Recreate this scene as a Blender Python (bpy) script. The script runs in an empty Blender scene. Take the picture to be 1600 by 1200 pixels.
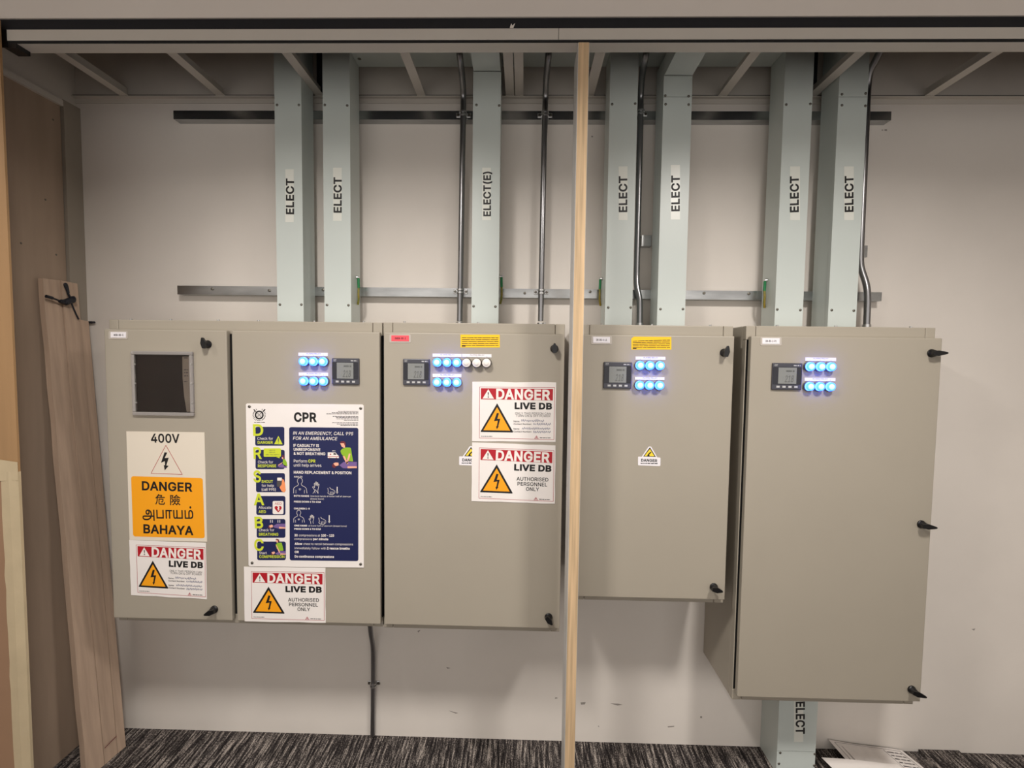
import bpy, bmesh, math, random
import numpy as np
from mathutils import Vector, Matrix
from mathutils.geometry import delaunay_2d_cdt

random.seed(7)
S = bpy.context.scene
COL = S.collection

# ------------------------------------------------------------------ camera
FPX, PITCH, YAW, ROLL = 757.6, .0551, .0219, -.0124          # focal length in pixels of a 1600 px wide frame, radians
CAM = np.array([0., -2.05, 1.684])
_cy, _sy = math.cos(YAW), math.sin(YAW)
FWD = np.array([-_sy*math.cos(PITCH), _cy*math.cos(PITCH), -math.sin(PITCH)])
_r0 = np.array([_cy, _sy, 0.]); _d0 = np.cross(FWD, _r0)
RGT = math.cos(ROLL)*_r0 + math.sin(ROLL)*_d0
DWN = -math.sin(ROLL)*_r0 + math.cos(ROLL)*_d0
cd = bpy.data.cameras.new('camera'); cam = bpy.data.objects.new('camera', cd); COL.objects.link(cam)
cd.sensor_width = 36; cd.lens = FPX*36/1600; cd.clip_start = .02
m = Matrix.Identity(4)
for i in range(3):
    m[i][0] = RGT[i]; m[i][1] = -DWN[i]; m[i][2] = -FWD[i]; m[i][3] = CAM[i]
cam.matrix_world = m
S.camera = cam

# ------------------------------------------------------------------ world, lights, exposure
w = bpy.data.worlds.new('world'); S.world = w; w.use_nodes = True
w.node_tree.nodes['Background'].inputs[0].default_value = (1, .945, .895, 1)
w.node_tree.nodes['Background'].inputs[1].default_value = .92

def ceiling_lamp(name, x, y, power, size=.24):               # round recessed lamps in the room's ceiling
    l = bpy.data.lights.new(name, 'AREA'); l.shape = 'ELLIPSE'; l.size = size; l.size_y = size*1.5; l.spread = math.radians(158)
    l.energy = power; l.color = (1, .945, .885)
    o = bpy.data.objects.new(name, l); COL.objects.link(o); o.location = (x, y, 2.79)
ceiling_lamp('ceiling_lamp', 1.0, -1.55, 25)
ceiling_lamp('ceiling_lamp', -.62, -1.55, 25)
ceiling_lamp('ceiling_lamp', -2.24, -1.55, 8)
ceiling_lamp('ceiling_lamp', 2.62, -1.55, 1.5)

S.view_settings.view_transform = 'Standard'; S.view_settings.look = 'None'
S.view_settings.exposure = 0.46; S.view_settings.gamma = 1; S.view_settings.use_curve_mapping = False

# ------------------------------------------------------------------ measuring helpers
def ray(x, y): return FWD + RGT*(x-800)/FPX + DWN*(y-600)/FPX
def at(x, y, Y=0.):                                          # point seen at pixel (x, y) on the vertical plane Y
    d = ray(x, y); return CAM + d*(Y-CAM[1])/d[1]
def atX(x, y, X):
    d = ray(x, y); return CAM + d*(X-CAM[0])/d[0]
def atZ(x, y, Z):
    d = ray(x, y); return CAM + d*(Z-CAM[2])/d[2]

# ------------------------------------------------------------------ materials
MATS = {}
def srgb(c): return tuple((v/255/12.92 if v <= 10 else ((v/255+.055)/1.055)**2.4) for v in c)
def mat(name, col, rough=.5, metal=0., var=.0, scale=6., bump=0., bscale=200., emit=None, estr=0., stretch=None, alpha=None, spec=.5, col2=None):
    if name in MATS: return MATS[name]
    m = bpy.data.materials.new(name); m.use_nodes = True
    nt = m.node_tree; b = nt.nodes['Principled BSDF']
    c = srgb(col)
    b.inputs['Base Color'].default_value = (*c, 1)
    b.inputs['Roughness'].default_value = rough; b.inputs['Metallic'].default_value = metal
    b.inputs['Specular IOR Level'].default_value = spec
    tc = nt.nodes.new('ShaderNodeTexCoord'); mp = nt.nodes.new('ShaderNodeMapping')
    nt.links.new(tc.outputs['Object'], mp.inputs[0])
    if stretch: mp.inputs['Scale'].default_value = stretch
    if var > 0 or col2:
        n = nt.nodes.new('ShaderNodeTexNoise'); n.inputs['Scale'].default_value = scale; n.inputs['Detail'].default_value = 5
        nt.links.new(mp.outputs[0], n.inputs['Vector'])
        r = nt.nodes.new('ShaderNodeValToRGB'); r.color_ramp.elements[0].position = .32; r.color_ramp.elements[1].position = .68
        lo = tuple(v*(1-var) for v in c) if not col2 else srgb(col2)
        r.color_ramp.elements[0].color = (*lo, 1)
        r.color_ramp.elements[1].color = (*[min(1, v*(1+var)) for v in c], 1)
        nt.links.new(n.outputs['Fac'], r.inputs[0]); nt.links.new(r.outputs[0], b.inputs['Base Color'])
    if bump > 0:
        n2 = nt.nodes.new('ShaderNodeTexNoise'); n2.inputs['Scale'].default_value = bscale; n2.inputs['Detail'].default_value = 3
        nt.links.new(mp.outputs[0], n2.inputs['Vector'])
        bp = nt.nodes.new('ShaderNodeBump'); bp.inputs['Strength'].default_value = bump; bp.inputs['Distance'].default_value = .002
        nt.links.new(n2.outputs['Fac'], bp.inputs['Height']); nt.links.new(bp.outputs[0], b.inputs['Normal'])
    if emit:
        b.inputs['Emission Color'].default_value = (*srgb(emit), 1); b.inputs['Emission Strength'].default_value = estr
    if alpha is not None:
        b.inputs['Transmission Weight'].default_value = alpha
        b.inputs['IOR'].default_value = 1.1
    MATS[name] = m
    return m

WALL = mat('white_wall_paint', (222, 215, 207), .7, var=.03, scale=3, bump=.12, bscale=320)
CEIL = mat('ceiling_paint', (222, 214, 206), .8, var=.02, scale=3)
VOID = mat('raw_board', (206, 199, 190), .85, var=.06, scale=4)
PEB = mat('pebble_grey_enamel', (163, 155, 141), .42, var=.015, scale=4, bump=.06, bscale=900)
TRK = mat('pale_green_enamel', (201, 209, 205), .34, var=.02, scale=5, bump=.05, bscale=500)
ALU = mat('aluminium_paint', (196, 190, 181), .45, var=.02)
RETSHADE = mat('shaded_return_grey', (150, 141, 129), .7, var=.03)
TBAR = mat('grid_bar_paint', (204, 198, 189), .5, var=.02)
GALV = mat('galvanised_steel', (172, 174, 174), .27, 1., var=.22, scale=14, stretch=(.35, 1, 1.6))
PIPE = mat('conduit_steel', (150, 150, 152), .30, 1., var=.10, scale=20, stretch=(1, 1, .2))
ZINC = mat('zinc_hardware', (205, 205, 205), .3, 1.)
VOIDSHADE = mat('painted_void_shade', (34, 34, 42), .9, var=.1, scale=20)  # shade colour for the dark sheets in the ceiling void
SCUFF = mat('grey_scuff', (150, 143, 136), .8)
SCREW = mat('screw_steel', (120, 116, 108), .4, 1.)
BLK = mat('black_plastic', (12, 12, 14), .32)
GASKGAP = mat('black_rubber_and_gap_shade', (8, 8, 8), .8)
BLKSTRIP = mat('black_strip', (13, 13, 20), .75, var=.15, scale=40)
WOOD = mat('plain_plywood', (160, 126, 88), .55, var=.10, scale=3, stretch=(6, 6, .35), bump=.1, bscale=60)
PLYEDGE = mat('plywood_edge', (196, 168, 132), .6, var=.22, scale=30, stretch=(4, 4, .12), bump=.15, bscale=90)
LAM = mat('white_laminate', (200, 198, 194), .4, var=.01)
WOODD = mat('lining_plywood', (160, 140, 122), .6, var=.10, scale=3, stretch=(2, 4, .5), bump=.1, bscale=50)
PLANK = mat('raw_plank', (182, 158, 138), .65, var=.12, scale=5, stretch=(8, 8, .35), bump=.15, bscale=70)
KRAFT = mat('brown_kraft_paper', (148, 116, 90), .75, var=.06, scale=4)
TAPE = mat('masking_tape', (190, 173, 142), .6, var=.05, scale=12, bump=.3, bscale=40)
PAPER = mat('white_paper', (236, 230, 226), .6, var=.015, scale=8)
PAPER2 = mat('printed_paper', (228, 222, 218), .6, var=.04, scale=30)
WPLATE = mat('white_plate', (236, 232, 236), .4)
CREAM = mat('cream_board', (226, 216, 200), .45)
STICK = mat('clear_white_sticker', (226, 228, 220), .28)
INK = mat('black_ink', (14, 12, 14), .5)
SOFTINK = mat('grey_ink', (78, 72, 74), .6)
PEN = mat('blue_pen', (70, 78, 120), .6)
RED = mat('sign_red', (176, 14, 34), .45)
PALERED = mat('thin_red_line', (178, 84, 92), .5)
WINK = mat('white_ink', (240, 232, 226), .5)
ORNG = mat('warning_orange', (247, 164, 14), .5)
YEL = mat('notice_yellow', (250, 198, 22), .5)
YEL2 = mat('sticker_yellow', (246, 214, 60), .5)
NAVY = mat('navy_ink', (20, 28, 78), .45)
LIME = mat('lime_ink', (206, 216, 52), .5)
GREEN = mat('shirt_green', (142, 184, 40), .5)
PURP = mat('clothes_purple', (118, 92, 150), .5)
SKIN = mat('skin_ink', (244, 178, 150), .5)
HAIR = mat('hair_ink', (110, 40, 50), .5)
HANDO = mat('hand_orange', (244, 150, 96), .5)
RIM = mat('nameplate_holder', (186, 178, 168), .25)
REDN = mat('red_nameplate', (238, 84, 96), .4)
METER = mat('meter_case', (66, 66, 74), .4)
LCDF = mat('meter_glass', (22, 22, 32), .12)
LCD = mat('meter_screen', (128, 130, 128), .2)
LCDT = mat('meter_digits', (92, 94, 92), .4)
BTN = mat('meter_button', (186, 186, 186), .4)
LAMPB = mat('lamp_bezel', (120, 124, 134), .3, .6)
BLUE = mat('blue_lamp_lens', (90, 150, 235), .25, emit=(64, 142, 255), estr=1.25)
BLUES = mat('blue_lamp_side', (60, 90, 220), .3, emit=(52, 92, 255), estr=8.)
BLUEC = mat('blue_lamp_core', (190, 240, 255), .25, emit=(132, 226, 255), estr=1.0)
WLENS = mat('unlit_white_lens', (236, 230, 226), .3)
DBEZ = mat('dark_lamp_bezel', (70, 66, 66), .35)
CLEAR = mat('clear_plastic', (206, 200, 196), .16, alpha=.55)
GLASS = mat('window_glass', (250, 248, 245), .04, alpha=1.)
DARKIN = mat('dark_inner_panel', (36, 27, 24), .5, var=.12, scale=4, stretch=(4, 1, .3))
INGREY = mat('inner_grey_panel', (132, 122, 112), .5)
SLEEVE = mat('green_sleeve', (14, 120, 66), .4)
EWIRE = mat('green_yellow_wire', (148, 122, 40), .5, col2=(96, 110, 40), scale=90)
CABLE = mat('blue_black_cable', (24, 26, 36), .5, var=.3, scale=30)

# carpet
CARP = mat('loop_carpet', (60, 55, 54), .95, spec=.1)
nt = CARP.node_tree; b = nt.nodes['Principled BSDF']
tc = nt.nodes.new('ShaderNodeTexCoord')
def _noise(scale, st, det):
    mp = nt.nodes.new('ShaderNodeMapping'); mp.inputs['Scale'].default_value = st; nt.links.new(tc.outputs['Object'], mp.inputs[0])
    n = nt.nodes.new('ShaderNodeTexNoise'); n.inputs['Scale'].default_value = scale; n.inputs['Detail'].default_value = det; n.inputs['Roughness'].default_value = .7
    nt.links.new(mp.outputs[0], n.inputs['Vector']); return n
n1 = _noise(1, (95, 7, 1), 4); n2 = _noise(240, (1, .6, 1), 2)
mx = nt.nodes.new('ShaderNodeMath'); mx.operation = 'MULTIPLY_ADD'; nt.links.new(n2.outputs['Fac'], mx.inputs[0]); mx.inputs[1].default_value = .55
nt.links.new(n1.outputs['Fac'], mx.inputs[2])
rp = nt.nodes.new('ShaderNodeValToRGB'); e = rp.color_ramp.elements
e[0].position = .64; e[0].color = (*srgb((30, 27, 28)), 1); e[1].position = .96; e[1].color = (*srgb((182, 172, 164)), 1)
k = e.new(.78); k.color = (*srgb((66, 61, 60)), 1)
nt.links.new(mx.outputs[0], rp.inputs[0]); nt.links.new(rp.outputs[0], b.inputs['Base Color'])
bp = nt.nodes.new('ShaderNodeBump'); bp.inputs['Strength'].default_value = .9; bp.inputs['Distance'].default_value = .006
nt.links.new(mx.outputs[0], bp.inputs['Height']); nt.links.new(bp.outputs[0], b.inputs['Normal'])

# ------------------------------------------------------------------ mesh builder
class MB:
    def __init__(s): s.v = []; s.f = []
    def add(s, vs, fs):
        n = len(s.v); s.v += [tuple(map(float, q)) for q in vs]; s.f += [tuple(i+n for i in q) for q in fs]; return s
    def box(s, x0, x1, y0, y1, z0, z1):
        return s.add([(x, y, z) for z in (z0, z1) for y in (y0, y1) for x in (x0, x1)],
                     [(0, 2, 3, 1), (4, 5, 7, 6), (0, 1, 5, 4), (2, 6, 7, 3), (0, 4, 6, 2), (1, 3, 7, 5)])
    def prism(s, pts, d):                                     # pts: 3D outline; d: extrusion vector
        n = len(pts); q = [tuple(np.array(p)+np.array(d)) for p in pts]
        s.add(list(pts)+q, [tuple(range(n-1, -1, -1)), tuple(range(n, 2*n))]+[(i, (i+1) % n, n+(i+1) % n, n+i) for i in range(n)]); return s
    def face(s, pts): return s.add(pts, [tuple(range(len(pts)))])
    def lathe(s, c, axis, prof, n=24):                        # prof: (distance along axis, radius)
        a = Vector(axis).normalized(); u = a.orthogonal().normalized(); v = a.cross(u); c = Vector(c)
        vs = []; fs = []
        for (h, r) in prof:
            for i in range(n):
                t = 2*math.pi*i/n; vs.append(c+a*h+(u*math.cos(t)+v*math.sin(t))*max(r, 1e-5))
        for j in range(len(prof)-1):
            for i in range(n):
                k = (i+1) % n; fs.append((j*n+i, j*n+k, (j+1)*n+k, (j+1)*n+i))
        fs.append(tuple(range(n-1, -1, -1))); fs.append(tuple((len(prof)-1)*n+i for i in range(n)))
        return s.add(vs, fs)
    def tube(s, pts, r, n=14):
        P = [Vector(p) for p in pts]; vs = []; fs = []; u = None
        for i, p in enumerate(P):
            t = (P[min(i+1, len(P)-1)]-P[max(i-1, 0)]).normalized()
            u = (t.orthogonal() if u is None else u-t*u.dot(t)).normalized(); v = t.cross(u)
            rr = r[i] if isinstance(r, (list, tuple)) else r
            for k in range(n):
                a = 2*math.pi*k/n; vs.append(p+(u*math.cos(a)+v*math.sin(a))*rr)
        for j in range(len(P)-1):
            for i in range(n):
                k = (i+1) % n; fs.append((j*n+i, j*n+k, (j+1)*n+k, (j+1)*n+i))
        fs.append(tuple(range(n-1, -1, -1))); fs.append(tuple((len(P)-1)*n+i for i in range(n)))
        return s.add(vs, fs)
    def build(s, name, m, parent=None, bevel=0, smooth=False, seg=2):
        off = Vector((0, 0, 0)); p = parent
        while p is not None: off += p.location; p = p.parent
        me = bpy.data.meshes.new(name); me.from_pydata([Vector(q)-off for q in s.v], [], s.f)
        bm = bmesh.new(); bm.from_mesh(me); bmesh.ops.recalc_face_normals(bm, faces=bm.faces[:]); bm.to_mesh(me); bm.free()
        me.materials.append(m)
        if smooth:
            for q in me.polygons: q.use_smooth = True
            try: me.set_sharp_from_angle(angle=math.radians(42))
            except Exception: pass
        o = bpy.data.objects.new(name, me); COL.objects.link(o)
        if parent: o.parent = parent
        if bevel:
            b = o.modifiers.new('bevel', 'BEVEL'); b.width = bevel; b.segments = seg; b.limit_method = 'ANGLE'; b.angle_limit = math.radians(40)
        return o

def thing(name, label, cat, loc=(0, 0, 0), group=None):
    o = bpy.data.objects.new(name, None); o.empty_display_size = .05; COL.objects.link(o); o.location = loc
    return tag(o, label, cat, group)
def tag(o, label, cat, group=None):
    o['label'] = label; o['category'] = cat
    if group: o['group'] = group
    return o
def struct(o, label=None):
    o['kind'] = 'structure'
    if label: o['label'] = label
    return o

# smooth path through points
def spline(P, n=6):
    P = [np.array(p, float) for p in P]; out = []
    for i in range(len(P)-1):
        a = P[max(i-1, 0)]; b_ = P[i]; c = P[i+1]; d = P[min(i+2, len(P)-1)]
        for k in range(n):
            t = k/n; out.append(.5*((2*b_)+(c-a)*t+(2*a-5*b_+4*c-d)*t*t+(3*b_-a-3*c+d)*t**3))
    out.append(P[-1]); return out

# ------------------------------------------------------------------ flat print: shapes and lettering on a vertical plane
def PX(pts, Y): return [at(x, y, Y) for x, y in pts]
def mpp(x, y, Y): return abs(at(x+10, y, Y)[0]-at(x, y, Y)[0])/10
# letter outlines: advance, then contours as x, y, x, y ... in thousandths of the em
GLYPHS = {
'A': (480, [16, 0, 201, 509, 276, 509, 463, 0, 395, 0, 287, 302, 264, 372, 232, 478, 245, 478, 213, 371, 191, 302, 85, 0], [110, 142, 110, 199, 370, 199, 370, 142]),
'B': (456, [60, 0, 60, 509, 241, 509, 289, 504, 329, 491, 359, 469, 381, 442, 394, 410, 398, 374, 395, 344, 387, 320, 356, 286, 315, 267, 315, 262, 339, 257, 363, 245, 385, 227, 402, 203, 414, 173, 418, 136, 413, 100, 400, 67, 377, 39, 344, 18, 301, 4, 247, 0], [125, 57, 245, 57, 296, 63, 330, 80, 349, 105, 355, 137, 352, 161, 342, 184, 327, 203, 306, 218, 279, 228, 248, 231, 125, 231], [125, 285, 238, 285, 288, 296, 308, 309, 323, 326, 333, 348, 336, 372, 330, 403, 313, 429, 283, 446, 240, 452, 125, 452]),
'C': (510, [267, -7, 225, -3, 186, 7, 150, 25, 119, 49, 92, 79, 70, 115, 53, 157, 44, 203, 40, 254, 44, 305, 53, 352, 70, 393, 92, 429, 119, 459, 150, 484, 186, 501, 225, 512, 267, 516, 340, 504, 373, 490, 402, 471, 427, 447, 448, 418, 463, 385, 473, 348, 408, 348, 389, 395, 357, 428, 315, 449, 267, 456, 223, 450, 184, 432, 150, 403, 125, 364, 109, 314, 103, 254, 109, 194, 125, 145, 151, 105, 184, 76, 223, 59, 267, 53, 315, 60, 357, 81, 389, 114, 408, 160, 473, 160, 463, 124, 448, 91, 428, 62, 402, 38, 373, 19, 341, 5, 305, -4]),
'D': (502, [219, 0, 96, 0, 96, 57, 215, 57, 272, 63, 318, 81, 354, 110, 379, 149, 394, 198, 399, 255, 394, 312, 379, 361, 354, 399, 320, 428, 275, 446, 221, 452, 93, 452, 93, 509, 225, 509, 273, 505, 315, 495, 353, 478, 399, 441, 433, 391, 449, 351, 458, 306, 462, 255, 458, 205, 449, 159, 433, 119, 411, 83, 384, 54, 351, 31, 312, 14, 268, 3], [125, 509, 125, 0, 60, 0, 60, 509]),
'E': (419, [60, 0, 60, 509, 372, 509, 372, 452, 125, 452, 125, 286, 355, 286, 355, 229, 125, 229, 125, 57, 375, 57, 375, 0]),
'F': (410, [60, 0, 60, 509, 369, 509, 369, 452, 125, 452, 125, 278, 346, 278, 346, 221, 125, 221, 125, 0]),
'G': (520, [269, -7, 225, -3, 185, 7, 149, 25, 118, 49, 91, 79, 69, 116, 53, 157, 43, 203, 40, 254, 43, 305, 53, 352, 69, 393, 91, 429, 117, 459, 149, 484, 184, 501, 223, 512, 265, 516, 304, 513, 340, 504, 374, 489, 403, 469, 429, 445, 449, 416, 465, 384, 474, 349, 408, 349, 387, 393, 356, 427, 315, 448, 265, 456, 222, 450, 183, 432, 150, 404, 125, 364, 109, 314, 103, 254, 109, 194, 125, 145, 151, 105, 184, 76, 224, 59, 269, 53, 309, 57, 345, 71, 374, 93, 396, 123, 410, 160, 415, 202, 434, 199, 283, 199, 283, 256, 478, 256, 478, 200, 471, 141, 451, 91, 419, 50, 377, 19, 326, 0]),
'H': (517, [60, 0, 60, 509, 125, 509, 125, 289, 392, 289, 392, 509, 457, 509, 457, 0, 392, 0, 392, 232, 125, 232, 125, 0]),
'I': (185, [60, 0, 60, 509, 125, 509, 125, 0]),
'J': (396, [185, -7, 124, 3, 75, 33, 52, 63, 38, 100, 33, 145, 33, 173, 98, 173, 98, 145, 104, 104, 122, 74, 149, 56, 185, 50, 220, 56, 248, 74, 266, 104, 272, 145, 272, 509, 336, 509, 336, 145, 332, 100, 318, 63, 294, 33, 246, 3]),
'K': (467, [104, 145, 104, 216, 139, 261, 174, 303, 212, 344, 364, 509, 448, 509, 231, 276, 228, 276], [60, 0, 60, 509, 125, 509, 125, 334, 124, 225, 125, 193, 125, 0], [372, 0, 188, 259, 228, 309, 449, 0]),
'L': (393, [60, 0, 60, 509, 125, 509, 125, 57, 361, 57, 361, 0]),
'M': (628, [60, 0, 60, 509, 152, 509, 277, 187, 287, 159, 299, 123, 311, 84, 322, 49, 307, 49, 318, 83, 330, 121, 342, 158, 352, 187, 476, 509, 568, 509, 568, 0, 504, 0, 504, 291, 504, 327, 505, 369, 506, 413, 507, 457, 513, 457, 498, 409, 482, 363, 467, 322, 456, 291, 342, 0, 286, 0, 170, 291, 159, 321, 145, 361, 129, 408, 112, 457, 119, 457, 120, 416, 121, 372, 122, 328, 122, 291, 122, 0]),
'N': (523, [60, 0, 60, 509, 136, 509, 343, 183, 363, 151, 388, 107, 414, 55, 405, 54, 401, 108, 399, 157, 399, 195, 399, 509, 463, 509, 463, 0, 387, 0, 202, 290, 177, 331, 148, 381, 108, 452, 119, 454, 122, 384, 124, 328, 125, 291, 125, 0]),
'O': (533, [267, -7, 225, -3, 186, 7, 150, 25, 119, 49, 92, 79, 70, 115, 53, 157, 44, 203, 40, 254, 44, 305, 53, 352, 70, 393, 92, 429, 119, 459, 150, 484, 186, 501, 225, 512, 267, 516, 309, 512, 348, 501, 384, 484, 415, 459, 442, 429, 464, 393, 480, 352, 490, 305, 493, 254, 490, 203, 480, 157, 464, 115, 442, 79, 415, 49, 384, 25, 348, 7, 309, -3], [267, 53, 310, 59, 349, 76, 383, 105, 408, 144, 425, 194, 430, 254, 425, 314, 408, 365, 383, 404, 349, 433, 310, 450, 267, 456, 223, 450, 184, 433, 151, 404, 125, 364, 109, 314, 103, 254, 109, 194, 125, 144, 151, 105, 184, 76, 223, 59]),
'P': (445, [60, 0, 60, 509, 235, 509, 289, 503, 332, 487, 366, 462, 390, 430, 404, 391, 409, 348, 404, 304, 390, 265, 366, 233, 332, 207, 289, 191, 235, 186, 109, 186, 109, 242, 233, 242, 269, 246, 297, 256, 318, 272, 333, 294, 342, 319, 344, 348, 342, 376, 333, 402, 318, 423, 297, 439, 268, 449, 232, 452, 125, 452, 125, 0]),
'Q': (533, [245, 159, 313, 159, 369, 85, 384, 65, 468, -48, 401, -48, 346, 27, 331, 46], [267, -7, 225, -3, 186, 7, 150, 25, 119, 49, 92, 79, 70, 115, 53, 157, 44, 203, 40, 254, 44, 305, 53, 352, 70, 393, 92, 429, 119, 459, 150, 484, 186, 501, 225, 512, 267, 516, 309, 512, 348, 501, 384, 484, 415, 459, 442, 429, 464, 393, 480, 352, 490, 305, 493, 254, 490, 203, 480, 157, 464, 115, 442, 79, 415, 49, 384, 25, 348, 7, 309, -3], [267, 53, 310, 59, 349, 76, 383, 105, 408, 144, 425, 194, 430, 254, 425, 314, 408, 365, 383, 404, 349, 433, 310, 450, 267, 456, 223, 450, 184, 433, 151, 404, 125, 364, 109, 314, 103, 254, 109, 194, 125, 144, 151, 105, 184, 76, 223, 59]),
'R': (449, [60, 0, 60, 509, 236, 509, 290, 504, 333, 489, 367, 465, 390, 433, 405, 395, 409, 352, 405, 309, 390, 271, 367, 240, 333, 217, 289, 203, 236, 198, 96, 198, 96, 255, 234, 255, 269, 258, 298, 267, 319, 281, 334, 300, 342, 324, 345, 352, 342, 380, 334, 405, 319, 425, 298, 440, 269, 449, 233, 452, 125, 452, 125, 0], [353, 0, 230, 229, 303, 229, 428, 0]),
'S': (447, [224, -9, 172, -4, 128, 9, 91, 31, 64, 60, 46, 96, 38, 137, 104, 137, 110, 110, 123, 88, 142, 71, 166, 59, 224, 49, 257, 52, 286, 60, 311, 74, 329, 92, 341, 114, 346, 139, 342, 161, 332, 179, 296, 205, 245, 222, 184, 239, 128, 260, 86, 289, 60, 326, 52, 372, 58, 413, 75, 448, 102, 476, 138, 498, 180, 511, 227, 516, 275, 511, 316, 498, 351, 476, 377, 449, 394, 415, 401, 378, 337, 378, 326, 412, 302, 437, 267, 453, 225, 459, 194, 456, 167, 448, 145, 435, 129, 418, 118, 398, 115, 376, 119, 352, 131, 334, 169, 308, 212, 293, 264, 279, 312, 264, 359, 238, 395, 198, 405, 171, 408, 139, 403, 99, 386, 64, 360, 34, 323, 11, 278, -4]),
'T': (449, [32, 452, 32, 509, 417, 509, 417, 452, 257, 452, 257, 0, 193, 0, 193, 452]),
'U': (517, [259, -8, 203, -2, 154, 15, 114, 43, 85, 80, 66, 124, 60, 173, 60, 509, 124, 509, 124, 178, 128, 144, 141, 113, 160, 87, 187, 68, 220, 56, 259, 52, 298, 56, 331, 68, 357, 87, 377, 113, 389, 144, 393, 178, 393, 509, 457, 509, 457, 173, 451, 124, 433, 80, 403, 43, 363, 15, 315, -2]),
'V': (480, [204, 0, 16, 509, 84, 509, 192, 206, 215, 137, 248, 31, 235, 31, 267, 138, 290, 206, 395, 509, 463, 509, 278, 0]),
'W': (686, [155, 0, 16, 509, 82, 509, 163, 196, 175, 145, 187, 94, 197, 40, 189, 40, 200, 94, 211, 145, 224, 196, 306, 509, 380, 509, 462, 196, 474, 145, 486, 94, 497, 40, 488, 40, 499, 94, 510, 145, 523, 196, 603, 509, 670, 509, 530, 0, 455, 0, 368, 323, 351, 391, 336, 475, 350, 475, 335, 395, 318, 323, 230, 0]),
'X': (474, [18, 0, 217, 284, 217, 236, 29, 509, 104, 509, 178, 400, 204, 361, 223, 329, 243, 292, 232, 292, 252, 329, 272, 361, 298, 400, 374, 509, 446, 509, 259, 239, 259, 287, 456, 0, 382, 0, 292, 129, 268, 165, 250, 195, 230, 231, 244, 231, 225, 196, 206, 166, 182, 129, 91, 0]),
'Y': (472, [203, 0, 203, 208, 16, 509, 91, 509, 192, 344, 222, 292, 250, 230, 224, 230, 251, 293, 280, 344, 381, 509, 455, 509, 268, 208, 268, 0]),
'Z': (438, [42, 0, 42, 46, 273, 385, 306, 431, 341, 476, 348, 454, 285, 452, 223, 452, 40, 452, 40, 509, 397, 509, 397, 462, 169, 129, 134, 81, 97, 33, 90, 54, 152, 57, 214, 57, 399, 57, 399, 0]),
'a': (389, [160, -9, 126, -5, 94, 5, 68, 22, 48, 45, 35, 73, 30, 108, 34, 138, 43, 161, 58, 179, 78, 193, 125, 211, 178, 220, 234, 227, 265, 235, 273, 243, 276, 255, 276, 257, 267, 297, 240, 322, 196, 331, 149, 322, 118, 301, 100, 274, 41, 291, 57, 322, 79, 346, 104, 364, 133, 375, 194, 384, 239, 379, 286, 360, 306, 343, 322, 320, 333, 290, 337, 251, 337, 0, 277, 0, 277, 52, 272, 52, 252, 25, 215, 1], [170, 45, 202, 49, 228, 59, 248, 74, 263, 93, 272, 115, 276, 138, 276, 190, 259, 182, 231, 176, 200, 171, 175, 168, 134, 159, 103, 139, 95, 124, 92, 105, 102, 72, 130, 52]),
'b': (424, [229, -8, 198, -5, 172, 4, 138, 31, 118, 59, 112, 59, 112, 0, 53, 0, 53, 509, 114, 509, 114, 319, 118, 319, 137, 346, 171, 373, 197, 381, 229, 384, 274, 378, 313, 361, 345, 332, 370, 293, 385, 245, 390, 189, 385, 133, 370, 84, 346, 45, 313, 16, 274, -2], [220, 47, 253, 51, 279, 66, 301, 88, 316, 117, 325, 151, 328, 189, 325, 227, 316, 261, 301, 290, 280, 311, 253, 325, 220, 330, 188, 325, 161, 312, 140, 291, 125, 263, 116, 229, 113, 189, 116, 150, 125, 115, 140, 86, 162, 65, 188, 51]),
'c': (396, [207, -8, 159, -2, 117, 16, 82, 46, 56, 85, 40, 133, 34, 187, 40, 243, 56, 291, 82, 330, 117, 360, 159, 378, 207, 384, 260, 377, 305, 356, 340, 322, 362, 277, 303, 262, 290, 289, 270, 311, 242, 325, 207, 330, 173, 325, 145, 310, 124, 287, 108, 258, 99, 224, 96, 187, 99, 151, 108, 117, 124, 89, 145, 66, 173, 51, 207, 46, 243, 52, 271, 66, 292, 89, 304, 117, 363, 102, 341, 56, 306, 21, 261, -1]),
'd': (424, [195, -8, 151, -2, 111, 16, 79, 45, 55, 84, 39, 133, 34, 189, 39, 245, 55, 293, 79, 332, 112, 361, 151, 378, 196, 384, 228, 381, 253, 373, 287, 346, 306, 319, 311, 319, 311, 509, 372, 509, 372, 0, 313, 0, 313, 59, 307, 59, 287, 31, 252, 4, 227, -5], [205, 47, 236, 51, 263, 65, 284, 86, 299, 115, 309, 150, 312, 189, 309, 229, 300, 263, 284, 291, 263, 312, 237, 325, 205, 330, 172, 325, 145, 311, 124, 290, 108, 261, 99, 227, 96, 189, 99, 151, 109, 117, 124, 88, 145, 66, 172, 51]),
'e': (404, [212, -8, 161, -2, 117, 16, 82, 46, 56, 85, 40, 132, 34, 187, 39, 242, 55, 290, 81, 329, 115, 359, 157, 378, 205, 384, 266, 374, 294, 361, 319, 341, 341, 315, 357, 282, 368, 242, 371, 194, 371, 169, 75, 169, 75, 221, 338, 221, 310, 202, 307, 237, 298, 269, 283, 294, 263, 314, 237, 326, 205, 330, 173, 326, 146, 313, 125, 294, 109, 270, 99, 241, 96, 211, 96, 178, 100, 139, 110, 106, 128, 80, 151, 61, 179, 50, 212, 46, 254, 53, 285, 73, 306, 105, 365, 91, 353, 63, 335, 39, 311, 19, 283, 4, 249, -5]),
'f': (254, [228, 379, 228, 327, 6, 327, 6, 379], [81, 0, 81, 432, 84, 461, 96, 486, 113, 505, 135, 519, 187, 530, 222, 527, 243, 521, 227, 468, 215, 472, 195, 474, 171, 470, 154, 460, 145, 443, 142, 419, 142, 0]),
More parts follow.
